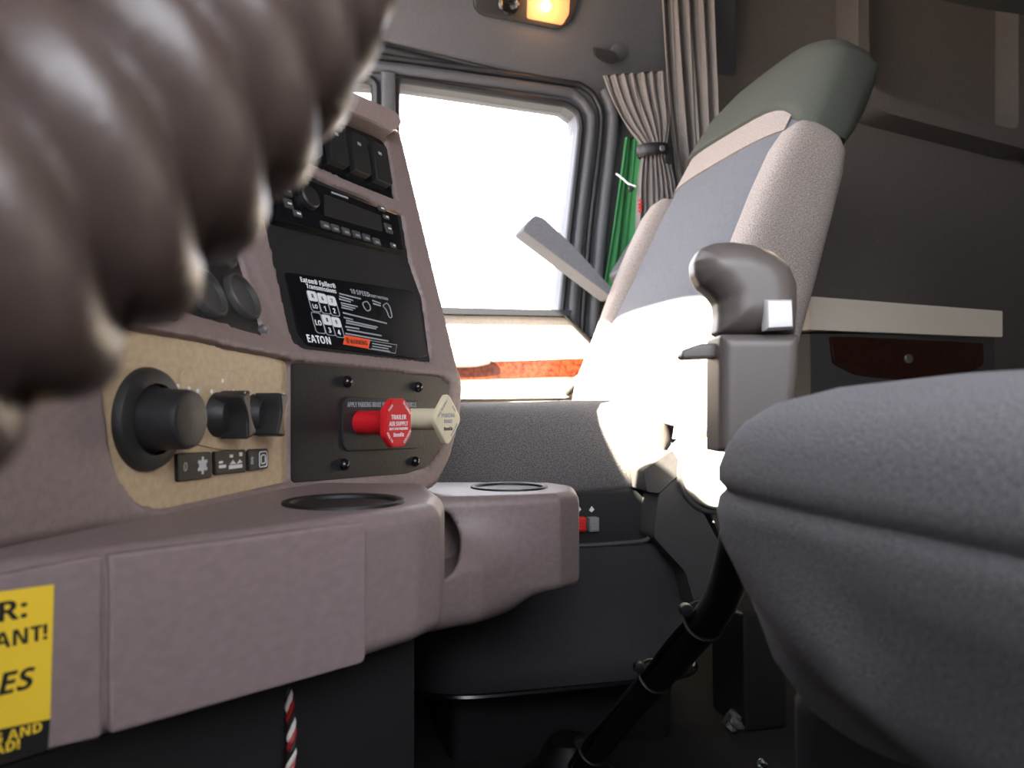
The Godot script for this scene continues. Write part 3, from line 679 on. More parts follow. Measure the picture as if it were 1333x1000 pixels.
func build_passenger_seat() -> void:
	var base := CAB * Vector3(0.5, 0.0, -1.38)
	var s := thing("passenger_seat", base, "grey cloth passenger seat with covered headrest and raised armrest", "seat")
	var N := Transform3D(Vector3(0.9659, 0.0, -0.2588), Vector3(0.0, 1.0, 0.0), Vector3(0.2588, 0.0, 0.9659), Vector3(-0.2847, 0.0, -1.0625))
	# cushion
	var soft := func(p: Vector3) -> Vector3: return Vector3(0, sin(p.x * 14.0 + 1.0) * 0.003, 0)
	var g := cushion(Vector3(0.325, 0, -1.385), 0.275, 0.275, [[0.06, 0.385], [0.02, 0.388], [0.004, 0.40], [0.0, 0.43], [0.0, 0.47], [0.004, 0.495], [0.014, 0.512], [0.035, 0.523], [0.08, 0.528], [0.15, 0.529]], 0.45, soft)
	part(g, "seat_cushion", M.seat_cloth, s, "dark grey cloth cushion", 70.0)
	# backrest
	var spine := [[0.60, 0.48, 0.24, 0.075], [0.745, 0.767, 0.25, 0.065], [0.805, 0.90, 0.25, 0.06], [0.885, 1.05, 0.245, 0.058], [0.925, 1.12, 0.225, 0.056], [0.950, 1.158, 0.18, 0.05], [0.968, 1.185, 0.12, 0.04], [0.975, 1.198, 0.05, 0.02]]
	var rs := []
	for y in [0.48, 0.56, 0.64, 0.72, 0.767, 0.83, 0.90, 0.97, 1.05, 1.09, 1.12, 1.14, 1.158, 1.173, 1.185, 1.193]:
		rs.append(back_ring(y, spine, 0.0))
	g = Geo.new()
	g.rings(rs)
	part(g, "backrest", M.seat_centre, s, "blue grey cloth backrest", 70.0)
	# headrest cover of green grey cloth with gathered side
	rs = []
	var cover_y := [1.035, 1.04, 1.06, 1.09, 1.12, 1.14, 1.158, 1.173, 1.185, 1.193]
	for i in cover_y.size():
		var r := back_ring(cover_y[i], spine, 0.012 if i > 0 else 0.009)
		for k in r.size():
			var a := TAU * k / r.size()
			# hem hangs lower at the near side; pleats where it is gathered
			if i < 3:
				var drop := (0.015 * sin(a) + 0.045 * maxf(sin(a), 0.0) * smoothstep(-1.05, -0.5, cos(a))) * (1.0 - i * 0.33)
				r[k] -= CAB.basis * Vector3(0.55 * drop, drop, 0.0)
			var pl := exp(-pow((fposmod(a, TAU) - 0.9) / 0.35, 2.0))
			r[k] += CAB.basis * Vector3(0, 0, 0.007 * sin(cover_y[i] * 150.0 + a * 7.0)) * pl
		rs.append(r)
	g = Geo.new()
	g.rings(rs)
	part(g, "headrest_cover", M.green_grey_cloth, s, "green grey stretch cover over the headrest", 70.0)
	# pale patch below the cover
	var front: Array = []
	for y in [0.972, 0.978, 1.0, 1.02, 1.045]:
		var r2 := back_ring(y, spine, 0.004)
		var r3 := back_ring(y, spine, -0.01)
		var strip := PackedVector3Array()
		for k in range(15, 29):
			strip.append(r2[k])
		for k in range(28, 14, -1):
			strip.append(r3[k])
		front.append(strip)
	g = Geo.new()
	g.rings(front)
	part(g, "headrest_pad", M.seat_bolster, s, "pale pad showing below the cover")
	# side bolsters
	for z in [-1.13, -1.635]:
		rs = []
		for q in [[0.625, 0.45, 0.06, 0.030], [0.66, 0.55, 0.075, 0.036], [0.70, 0.65, 0.073, 0.038], [0.735, 0.75, 0.070, 0.038], [0.772, 0.85, 0.064, 0.037], [0.80, 0.92, 0.058, 0.035], [0.815, 0.955, 0.050, 0.030], [0.822, 0.972, 0.038, 0.022], [0.826, 0.98, 0.02, 0.012]]:
			var ring := PackedVector3Array()
			for k in 28:
				var a := TAU * k / 28
				var ex: float = signf(cos(a)) * pow(absf(cos(a)), 0.55) * q[2]
				var ez: float = signf(sin(a)) * pow(absf(sin(a)), 0.55) * q[3]
				ring.append(CAB * Vector3(q[0] + ex, q[1] - ex * 0.35, z + ez))
			rs.append(ring)
		g = Geo.new()
		g.rings(rs)
		part(g, "side_bolster", M.seat_bolster, s, "", 70.0)
	# far armrest swung up, and a small flap behind it
	var Fz := Transform3D(Vector3(0.9659, 0.0, -0.2588), Vector3(0.0, 1.0, 0.0), Vector3(0.2588, 0.0, 0.9659), Vector3(-0.4271, 0.0, -1.5938))
	g = Geo.new()
	g.prism(rounded(PackedVector2Array([Vector2(0.4653, 0.9029), Vector2(0.493, 0.9364), Vector2(0.5139, 0.9309), Vector2(0.5845, 0.8708), Vector2(0.6891, 0.7662), Vector2(0.6744, 0.7622)]), 0.008, 4), -0.07, 0.0, 0.008, Fz)
	part(g, "armrest", M.seat_centre, s, "grey armrest swung up towards the window")
	g = Geo.new()
	g.prism(rounded(PackedVector2Array([Vector2(0.693, 0.8248), Vector2(0.7416, 0.9015), Vector2(0.7829, 0.8986), Vector2(0.7714, 0.8735), Vector2(0.7058, 0.796)]), 0.008, 4), -0.07, -0.01, 0.006, Fz)
	part(g, "armrest_flap", M.charcoal_plastic, s)
	# plastic sides below the cushion
	g = Geo.new()
	cab_box(g, 0.17, 0.60, 0.29, 0.40, -1.62, -1.125, 0.03, 0.01)
	part(g, "seat_base", M.black_plastic, s)
	for q in [[Vector2(0.404, 0.347), "switch_red"], [Vector2(0.4243, 0.3462), "switch_grey"]]:
		var c: Vector2 = q[0]
		g = Geo.new()
		g.prism(rect(c.x, c.y, 0.016, 0.021, 0.002), -0.03, -0.012, 0.003, N)
		var sw := part(g, "seat_switch", M[q[1]], s, "red switch" if q[1] == "switch_red" else "ribbed grey switch")
		for k in 3:
			g = Geo.new()
			g.prism(rect(c.x, c.y - 0.006 + k * 0.005, 0.013, 0.0018), -0.013, -0.0108, 0.0, N)
			part(g, "rib", M[q[1]], sw)
		g = Geo.new()
		g.prism(PackedVector2Array([Vector2(c.x - 0.004, c.y + 0.020), Vector2(c.x, c.y + 0.017), Vector2(c.x + 0.004, c.y + 0.021), Vector2(c.x, c.y + 0.026)]), -0.026, -0.024, 0.0, N)
		part(g, "switch_symbol", M.print_white, sw)
	g = Geo.new()
	g.tube(smooth_path(PackedVector3Array([Vector3(0.0759, 0.3183, -1.1591), Vector3(0.1506, 0.3194, -1.1791), Vector3(0.1954, 0.3218, -1.1912), Vector3(0.2074, 0.3327, -1.1944), Vector3(0.2232, 0.3606, -1.1986)])), 0.0035, 8)
	part(g, "trim_line", M.charcoal_plastic, s)
	g = Geo.new()
	g.tube(smooth_path(PackedVector3Array([Vector3(0.2231, 0.3366, -1.1986), Vector3(0.229, 0.3238, -1.2002), Vector3(0.2485, 0.3206, -1.2054)])), 0.003, 8)
	part(g, "trim_line", M.charcoal_plastic, s)
	# slanting side cover at the hinge
	g = Geo.new()
	g.prism(rounded(PackedVector2Array([Vector2(0.484, 0.4289), Vector2(0.5304, 0.4571), Vector2(0.5475, 0.4276), Vector2(0.508, 0.395), Vector2(0.4887, 0.3978)]), 0.004, 3), -0.06, 0.03, 0.006, N)
	part(g, "hinge_cover", M.charcoal_plastic, s)
	g = Geo.new()
	g.prism(rounded(PackedVector2Array([Vector2(0.508, 0.3928), Vector2(0.5487, 0.4254), Vector2(0.5671, 0.3866), Vector2(0.6155, 0.3011), Vector2(0.5959, 0.2254), Vector2(0.5683, 0.2205), Vector2(0.5502, 0.2786), Vector2(0.5004, 0.3309)]), 0.006, 3), -0.06, 0.028, 0.006, N)
	part(g, "hinge_cover", M.charcoal_plastic, s)
	# round pale cover over the back hinge
	var hd := Vector2(0.5988, 0.4236)
	g = Geo.new()
	g.lathe([[0.054, -0.05], [0.054, 0.022], [0.052, 0.03], [0.047, 0.034], [0.0, 0.038]], 40, N * Transform3D(Basis.IDENTITY, Vector3(hd.x, hd.y, 0.015)))
	part(g, "hinge_disc", M.tub_white, s, "round white hinge cover")
	var edge := PackedVector3Array()
	for k in 48:
		edge.append(N * Vector3(hd.x + cos(TAU * k / 48) * 0.058, hd.y + sin(TAU * k / 48) * 0.058, 0.03))
	g = Geo.new()
	g.tube(edge, 0.005, 8, true)
	part(g, "hinge_disc_rim", M.charcoal_plastic, s)
	# vinyl skirt round the suspension
	var fold := func(p: Vector3) -> Vector3:
		var low := clampf((0.31 - p.y) / 0.2, 0.0, 1.0)
		var back := clampf((p.x - 0.42) / 0.15, 0.0, 1.0)
		return Vector3(0, 0, (sin((p.x * 0.8 + p.y) * 38.0) * 0.010 * back + sin(p.x * 17.0) * 0.003) * low * (1.0 if p.z > -1.3 else 0.0))
	var prof := []
	for k in 13:
		prof.append([0.018 * sin(k / 12.0 * PI) * 0.5 + (0.004 if k == 0 else 0.0), 0.115 + 0.20 * k / 12.0])
	g = cushion(Vector3(0.385, 0, -1.375), 0.235, 0.275, prof, 0.35, fold, 120)
	part(g, "vinyl_skirt", M.vinyl, s, "dark grey vinyl skirt", 70.0)
	var hem := PackedVector3Array()
	for v in oval(0.236, 0.276, 0.35, 90):
		hem.append(CAB * Vector3(0.385 + v.x, 0.115, -1.375 + v.y))
	g = Geo.new()
	g.tube(hem, 0.005, 8, true)
	part(g, "skirt_piping", M.black_gloss, s)
	g = Geo.new()
	cab_box(g, 0.22, 0.58, 0.0, 0.13, -1.58, -1.17, 0.02, 0.005)
	part(g, "suspension_base", M.black_plastic, s)
	# belt buckle stalk
	g = Geo.new()
	g.tube(smooth_path(PackedVector3Array([Vector3(0.3098, 0.4084, -1.42), Vector3(0.3213, 0.3725, -1.4), Vector3(0.3326, 0.3222, -1.36), Vector3(0.3401, 0.2778, -1.32), Vector3(0.3321, 0.2346, -1.3)])), 0.014, 10, false, 0.4)
	part(g, "buckle_stalk", M.black_rubber, s)

func build_driver_seat() -> void:
	var c := CAB * Vector3(0.5, 0, -0.14)
	var s := thing("driver_seat", Vector3(c.x, 0, c.z), "grey velour driver seat cushion in the right foreground", "seat")
	var crumple := func(p: Vector3) -> Vector3:
		var low := clampf((0.465 - p.y) / 0.05, 0.0, 1.0)
		var k := sin((p.z * 0.9 + p.y * 1.3) * 62.0 + sin(p.z * 30.0)) * 0.0055 + sin((p.z * 0.6 - p.y) * 46.0) * 0.004
		var front := clampf((0.33 - p.x) / 0.04, 0.0, 1.0)
		return Vector3(k * low * front, 0, 0)
	var prof := [[0.10, 0.352], [0.06, 0.358], [0.042, 0.372], [0.026, 0.39], [0.014, 0.41], [0.006, 0.43], [0.002, 0.45], [0.0, 0.465], [0.001, 0.472], [0.0045, 0.4765], [0.001, 0.481], [0.001, 0.488], [0.005, 0.501], [0.012, 0.512], [0.025, 0.522], [0.05, 0.530], [0.09, 0.5355], [0.16, 0.538]]
	var g := cushion(Vector3(0.46, 0, -0.16), 0.262, 0.275, prof, 0.36, crumple, 200)
	part(g, "seat_cushion", M.grey_velour, s, "grey velour cushion with a seam", 75.0)
	g = Geo.new()
	cab_box(g, 0.245, 0.72, 0.0, 0.375, -0.39, 0.07, 0.05, 0.01)
	part(g, "seat_base", M.black_plastic, s)
	# backrest and armrest (mostly beyond the frame)
	var rs := []
	for q in [[0.70, 0.48, 0.24, 0.06], [0.76, 0.75, 0.25, 0.06], [0.82, 1.0, 0.24, 0.055], [0.85, 1.15, 0.18, 0.05], [0.86, 1.22, 0.1, 0.03]]:
		var ring := PackedVector3Array()
		for v in oval(q[3], q[2], 0.6, 32):
			ring.append(CAB * Vector3(q[0] + v.x, q[1] - v.x * 0.3, -0.135 + v.y))
		rs.append(ring)
	g = Geo.new()
	g.rings(rs)
	part(g, "backrest", M.grey_velour, s, "", 70.0)
	g = Geo.new()
	g.prism(rounded(PackedVector2Array([Vector2(0.305, 0.822), Vector2(0.315, 0.799), Vector2(0.35, 0.786), Vector2(0.42, 0.7815), Vector2(0.52, 0.782), Vector2(0.76, 0.79), Vector2(0.76, 0.84), Vector2(0.32, 0.84)]), 0.012, 4), -0.42, -0.355, 0.014, CAB)
	part(g, "armrest", M.black_plastic, s)

# ---------------------------------------------------------------- gear lever
func build_shifter() -> void:
	var base := Vector3(0.085, 0.0246, -1.1)
	base.y = 0.0
	var sh := thing("gear_lever", base, "grey gear lever knob with a white square button on a bent shaft", "gear lever")
	var T := Transform3D(Basis.IDENTITY, Vector3(0.1634, 0.5624, -0.55))
	var d := 0.55
	var k := d / 1040.0
	var up := PackedVector2Array()
	for v in [[928, 438], [931, 412], [930, 396], [922, 385], [908, 374], [901, 358], [900, 342], [908, 327], [924, 319], [948, 317], [976, 321], [1003, 331], [1022, 347], [1032, 372], [1032, 404], [1029, 438]]:
		up.append(Vector2((v[0] - 975) * k, (450 - v[1]) * k))
	var lowp := PackedVector2Array()
	for v in [[928, 438], [1029, 438], [1026, 490], [1020, 540], [1012, 588], [926, 587]]:
		lowp.append(Vector2((v[0] - 975) * k, (450 - v[1]) * k))
	var inv := T.affine_inverse()
	var f1 := func(p: Vector3) -> float:
		var q := inv * p
		return sd_ext(q, up, -0.025, 0.025, 0.0195)
	part(net(f1, T.origin + Vector3(-0.06, -0.005, -0.04), T.origin + Vector3(0.06, 0.09, 0.04), 0.0022, base), "knob", M.knob_plastic, sh, "grey moulded knob")
	var slot := Flat.new(rounded(PackedVector2Array([Vector2(-0.14, 0.350), Vector2(-0.071, 0.350), Vector2(-0.055, 0.360), Vector2(-0.053, 0.385), Vector2(-0.066, 0.412), Vector2(-0.14, 0.418)]), 0.01, 3), sd_poly)
	var f2 := func(p: Vector3) -> float:
		var q := inv * p
		return sd_ext(q, lowp, -0.0235, 0.0235, 0.008)
	part(net(f2, T.origin + Vector3(-0.05, -0.09, -0.04), T.origin + Vector3(0.05, 0.02, 0.04), 0.0022, base), "sleeve", M.knob_plastic, sh)
	# white button
	var g := Geo.new()
	g.prism(PackedVector2Array([Vector2(5, 15) * k, Vector2(40, 17) * k, Vector2(39, 53) * k, Vector2(5, 53) * k]), 0.020, 0.0315, 0.005, T)
	part(g, "splitter_button", M.button_white, sh, "white square button")
	# range lever pointing forwards
	g = Geo.new()
	g.prism(rounded(PackedVector2Array([Vector2(-91, -16) * k, Vector2(-89, -7) * k, Vector2(-65, 2) * k, Vector2(-40, 2) * k, Vector2(-40, -17) * k, Vector2(-86, -19) * k]), 0.002, 3), -0.007, 0.007, 0.002, T)
	part(g, "range_lever", M.knob_plastic, sh)
	# shaft
	var path := smooth_path(PackedVector3Array([Vector3(0.1697, 0.4934, -0.555), Vector3(0.172, 0.4589, -0.58), Vector3(0.1809, 0.4129, -0.64), Vector3(0.1955, 0.3351, -0.76), Vector3(0.1836, 0.2565, -0.87), Vector3(0.1511, 0.175, -0.96), Vector3(0.1092, 0.0694, -1.06), Vector3(0.0802, -0.0054, -1.12)]), 5)
	g = Geo.new()
	g.tube(path, 0.0165, 14)
	part(g, "shaft", M.black_rubber, sh)
	for off in [[Vector3(-0.013, 0.012, 0.012), 0.0035, "air_hose"], [Vector3(-0.006, 0.015, 0.017), 0.0035, "air_hose"]]:
		var hp := PackedVector3Array()
		for i in path.size():
			hp.append(path[i] + off[0] * (1.0 + 0.25 * sin(i * 0.55 + off[1] * 900.0)))
		g = Geo.new()
		g.tube(hp, off[1], 8)
		part(g, off[2], M.black_gloss, sh)
	for i in [17, 23, 30]:
		var dir := (path[i + 1] - path[i - 1]).normalized()
		var e1 := dir.cross(Vector3.UP).normalized(); var e2 := e1.cross(dir)
		var lp := PackedVector3Array()
		for j in 20:
			var a := TAU * j / 20
			lp.append(path[i] + Vector3(-0.003, 0.004, 0.006) + e1 * cos(a) * 0.0195 + e2 * sin(a) * 0.0195)
		g = Geo.new()
		g.tube(lp, 0.0022, 6, true)
		var zt := part(g, "cable_tie", M.black_plastic, sh)
		g = Geo.new()
		g.lathe([[0.006, -0.005], [0.007, 0.0], [0.006, 0.005], [0.0, 0.006]], 10, Transform3D(Basis.IDENTITY, path[i] + Vector3(-0.022, 0.016, 0.01)))
		part(g, "tie_head", M.black_plastic, zt)
	g = Geo.new()
	g.lathe([[0.075, 0.0], [0.07, 0.01], [0.045, 0.03], [0.04, 0.045], [0.03, 0.06], [0.0, 0.06]], 24, Transform3D(Basis(Vector3.RIGHT, -PI / 2), Vector3(path[-1].x, 0.0, path[-1].z)))
	part(g, "boot", M.black_rubber, sh)

# ---------------------------------------------------------------- sleeper side
func build_sleeper() -> void:
	var W := Transform3D(Vector3(0.9659, 0.0, -0.2588), Vector3(0.0, 1.0, 0.0), Vector3(0.2588, 0.0, 0.9659), Vector3(-0.02, 0.0, -1.9))
	var g := Geo.new()
	g.prism(PackedVector2Array([Vector2(0.50, 0.0), Vector2(2.2, 0.0), Vector2(2.2, 1.8), Vector2(0.50, 1.8)]), 0.0, 0.03, 0.01, W)
	single(g, "wall_sleeper", Vector3(0.8973, 0.789, -2.1458), M.sleeper_trim, "dark trim of the sleeper side wall", "", "", "structure")
	# open cubby with a rounded frame
	var cb := thing("wall_cubby", Vector3(1.13, 1.1934, -2.1046), "dark open cubby with rounded frame high on the sleeper wall", "cubby")
	var outer := rounded(PackedVector2Array([Vector2(0.9082, 1.8041), Vector2(0.9058, 1.3203), Vector2(0.9794, 1.2798), Vector2(1.4543, 1.2198), Vector2(1.5555, 1.2283), Vector2(1.5727, 1.9135)]), 0.03, 4)
	var inner := rounded(PackedVector2Array([Vector2(0.9408, 1.8095), Vector2(0.9386, 1.3516), Vector2(1.0035, 1.3183), Vector2(1.4137, 1.2711), Vector2(1.4278, 1.8896)]), 0.03, 4)
	var root := CSGCombiner3D.new()
	root.name = "frame"
	cb.add_child(root)
	root.transform = Transform3D(Basis.IDENTITY, -cb.position) * W
	var b := CSGPolygon3D.new(); b.name = "rim"; b.polygon = outer; b.depth = 0.088; b.material = M.sleeper_trim
	root.add_child(b); b.position.z = 0.12
	var h := CSGPolygon3D.new(); h.name = "hollow"; h.operation = CSGShape3D.OPERATION_SUBTRACTION; h.polygon = inner; h.depth = 0.085; h.material = M.sleeper_trim
	root.add_child(h); h.position.z = 0.13
	# bunk cabinet with pale top
	var ca := thing("bunk_cabinet", Vector3(0.9546, -0.1676, -1.9541), "low bunk cabinet with pale slab top and dark burl front", "cabinet")
	g = Geo.new()
	g.prism(rounded(PackedVector2Array([Vector2(0.5874, 0.7568), Vector2(1.0945, 0.7412), Vector2(1.0932, 0.6809), Vector2(0.5828, 0.6857)]), 0.004, 3), 0.031, 0.36, 0.006, W)
	part(g, "slab_top", M.shelf_white, ca)
	g = Geo.new()
	var lo := Vector2(0.5936, 0.6787)
	var hi := Vector2(1.0883, 0.6798)
	g.prism(PackedVector2Array([Vector2(lo.x, 0.02), Vector2(hi.x, 0.02), Vector2(hi.x, hi.y + 0.01), Vector2(lo.x, lo.y)]), 0.031, 0.345, 0.004, W)
	part(g, "body", M.charcoal_plastic, ca)
	g = Geo.new()
	g.prism(rounded(PackedVector2Array([Vector2(0.6395, 0.6748), Vector2(1.0487, 0.6683), Vector2(1.0499, 0.6188), Vector2(1.0084, 0.5954), Vector2(0.9192, 0.5823), Vector2(0.806, 0.5796), Vector2(0.7006, 0.5921), Vector2(0.6483, 0.6132)]), 0.01, 3), 0.340, 0.352, 0.003, W)
	var dr := part(g, "drawer_front", M.dark_burl_wood, ca, "dark burl wood drawer front")
	g = Geo.new()
	var kc := Vector2(0.8394, 0.6279)
	g.lathe([[0.010, 0.35], [0.010, 0.356], [0.007, 0.358], [0.0, 0.358]], 18, W * Transform3D(Basis.IDENTITY, Vector3(kc.x, kc.y, 0)))
	part(g, "lock", M.metal_grey, dr)
	# small round stud on the wall
	g = Geo.new()
	var sc := Vector2(1.0279, 0.9766)
	g.lathe([[0.016, 0.03], [0.015, 0.034], [0.0, 0.036]], 18, W * Transform3D(Basis.IDENTITY, Vector3(sc.x, sc.y, 0)))
	single(g, "wall_stud", Vector3(0.9806, 0.9766, -2.1371), M.sleeper_trim, "small round stud on the dark sleeper wall", "stud")

# ---------------------------------------------------------------- cloth
# hanging cloth between left and right edges given as rows of (left point, right point)
func drape(rows: Array, pleats: float, depth: float, thick: float, cols := 90, sub := 6) -> Geo:
	var left := PackedVector3Array(); var right := PackedVector3Array()
	for r in rows:
		left.append(r[0]); right.append(r[1])
	left = smooth_path(left, sub); right = smooth_path(right, sub)
	var out_dir := CAB.basis * Vector3(0, 0, 1)
	var rs := []
	for i in left.size():
		var ring := PackedVector3Array()
		var wide := left[i].distance_to(right[i])
		for side in 2:
			for k in cols + 1:
				var u := float(k if side == 0 else cols - k) / cols
				var ph := u * pleats * TAU
				var wv := sin(ph + sin(i * 0.11 + u * 5.0) * 0.8) + 0.45 * sin(ph * 2.3 + 1.3 + i * 0.05)
				var p := left[i].lerp(right[i], u) + out_dir * (wv * depth + (thick if side == 0 else 0.0))
				ring.append(p)
		rs.append(ring)
	var g := Geo.new()
	return g.rings(rs)

func build_curtains() -> void:
	var g := drape([[Vector3(0.2172, 1.3144, -1.9), Vector3(0.3688, 1.3256, -1.9)], [Vector3(0.2373, 1.2584, -1.9), Vector3(0.3721, 1.2584, -1.9)], [Vector3(0.2656, 1.1916, -1.88), Vector3(0.3715, 1.1952, -1.88)], [Vector3(0.3023, 1.1334, -1.86), Vector3(0.36, 1.1334, -1.86)], [Vector3(0.3022, 1.1115, -1.86), Vector3(0.3599, 1.1152, -1.86)], [Vector3(0.2963, 1.0544, -1.87), Vector3(0.3796, 1.0544, -1.87)], [Vector3(0.2922, 0.9541, -1.87), Vector3(0.3935, 0.9541, -1.87)], [Vector3(0.2932, 0.8285, -1.88), Vector3(0.4058, 0.8285, -1.88)]], 7.0, 0.007, 0.004)
	single(g, "window_curtain", Vector3(0.3331, 0.8285, -1.88), M.curtain_cloth, "short grey curtain tied back beside the door window", "curtain")
	g = Geo.new()
	var band := PackedVector3Array()
	for k in 28:
		var a := TAU * k / 28
		var c := Vector3(0.3311, 1.1206, -1.86)
		band.append(c + CAB.basis * Vector3(cos(a) * 0.037, 0.0 + 0.004 * cos(a), sin(a) * 0.024))
	g.tube(band, 0.014, 10, true, 0.35)
	var tb := thing("curtain_tieback", Vector3(0.3311, 1.1206, -1.86), "dark strap with a snap round the short curtain", "strap")
	part(g, "strap", M.gasket, tb)
	g = Geo.new()
	g.lathe([[0.007, 0.0], [0.006, 0.003], [0.0, 0.004]], 14, CAB * Transform3D(Basis.IDENTITY, CAB.affine_inverse() * Vector3(0.3471, 1.1181, -1.83)))
	part(g, "snap", M.metal_grey, tb)
	g = Geo.new()
	g.prism(rounded(PackedVector2Array([Vector2(0, -0.03), Vector2(0.02, -0.03), Vector2(0.02, 0.012), Vector2(0, 0.012)]), 0.004), -0.004, 0.0, 0.001, CAB * Transform3D(Basis.IDENTITY, CAB.affine_inverse() * Vector3(0.358, 1.1192, -1.85)))
	part(g, "strap_end", M.gasket, tb)
	g = drape([[Vector3(0.3465, 1.6716, -1.9), Vector3(0.4729, 1.6716, -1.9)], [Vector3(0.3549, 1.5019, -1.9), Vector3(0.4791, 1.5019, -1.9)], [Vector3(0.365, 1.3144, -1.9), Vector3(0.487, 1.3144, -1.9)], [Vector3(0.3788, 1.1466, -1.9), Vector3(0.4931, 1.1466, -1.9)], [Vector3(0.4, 0.9796, -1.9), Vector3(0.4993, 0.9796, -1.9)], [Vector3(0.4094, 0.7214, -1.9), Vector3(0.501, 0.7214, -1.9)]], 4.5, 0.014, 0.004)
	single(g, "sleeper_curtain", Vector3(0.4552, 0.7214, -1.9), M.curtain_cloth, "long grey sleeper curtain hanging behind the passenger seat", "curtain")
	g = drape([[Vector3(0.273, 1.172, -1.92), Vector3(0.3159, 1.172, -1.92)], [Vector3(0.2539, 1.0406, -1.92), Vector3(0.3115, 1.0406, -1.92)], [Vector3(0.2348, 0.9097, -1.92), Vector3(0.3035, 0.9097, -1.92)], [Vector3(0.214, 0.7886, -1.92), Vector3(0.2955, 0.7886, -1.92)]], 1.5, 0.008, 0.003, 40)
	single(g, "green_cloth", Vector3(0.2474, 0.7886, -1.92), M.green_cloth, "green cloth strip hanging beside the short curtain", "cloth")
	# cord with a bead hanging across the green cloth
	var co := thing("pull_cord", Vector3(0.2802, 1.0388, -1.86), "thin white cord with a black bead over the green cloth", "cord")
	g = Geo.new()
	g.tube(smooth_path(PackedVector3Array([Vector3(0.2456, 1.0708, -1.87), Vector3(0.2594, 1.0584, -1.865), Vector3(0.273, 1.0443, -1.86), Vector3(0.291, 1.037, -1.86)])), 0.0025, 6)
	part(g, "cord", M.print_white, co)
	g = Geo.new()
	g.lathe([[0.004, -0.008], [0.007, -0.004], [0.007, 0.004], [0.004, 0.008], [0.0, 0.008]], 12, Transform3D(Basis.IDENTITY, Vector3(0.2776, 1.0302, -1.855)))
	part(g, "bead", M.black_rubber, co)
	# small red print on the short curtain
	g = Geo.new()
	for k in 4:
		g.prism(rect(0, -0.0035 * k * 2.4 + 0.014, 0.009, 0.005), 0.0, 0.001, 0.0, CAB * Transform3D(Basis.IDENTITY, CAB.affine_inverse() * Vector3(0.2985, 0.9878, -1.852)))
	single(g, "curtain_tag", Vector3(0.2985, 0.9878, -1.852), M.switch_red, "tiny red printed tag on the short curtain", "tag")

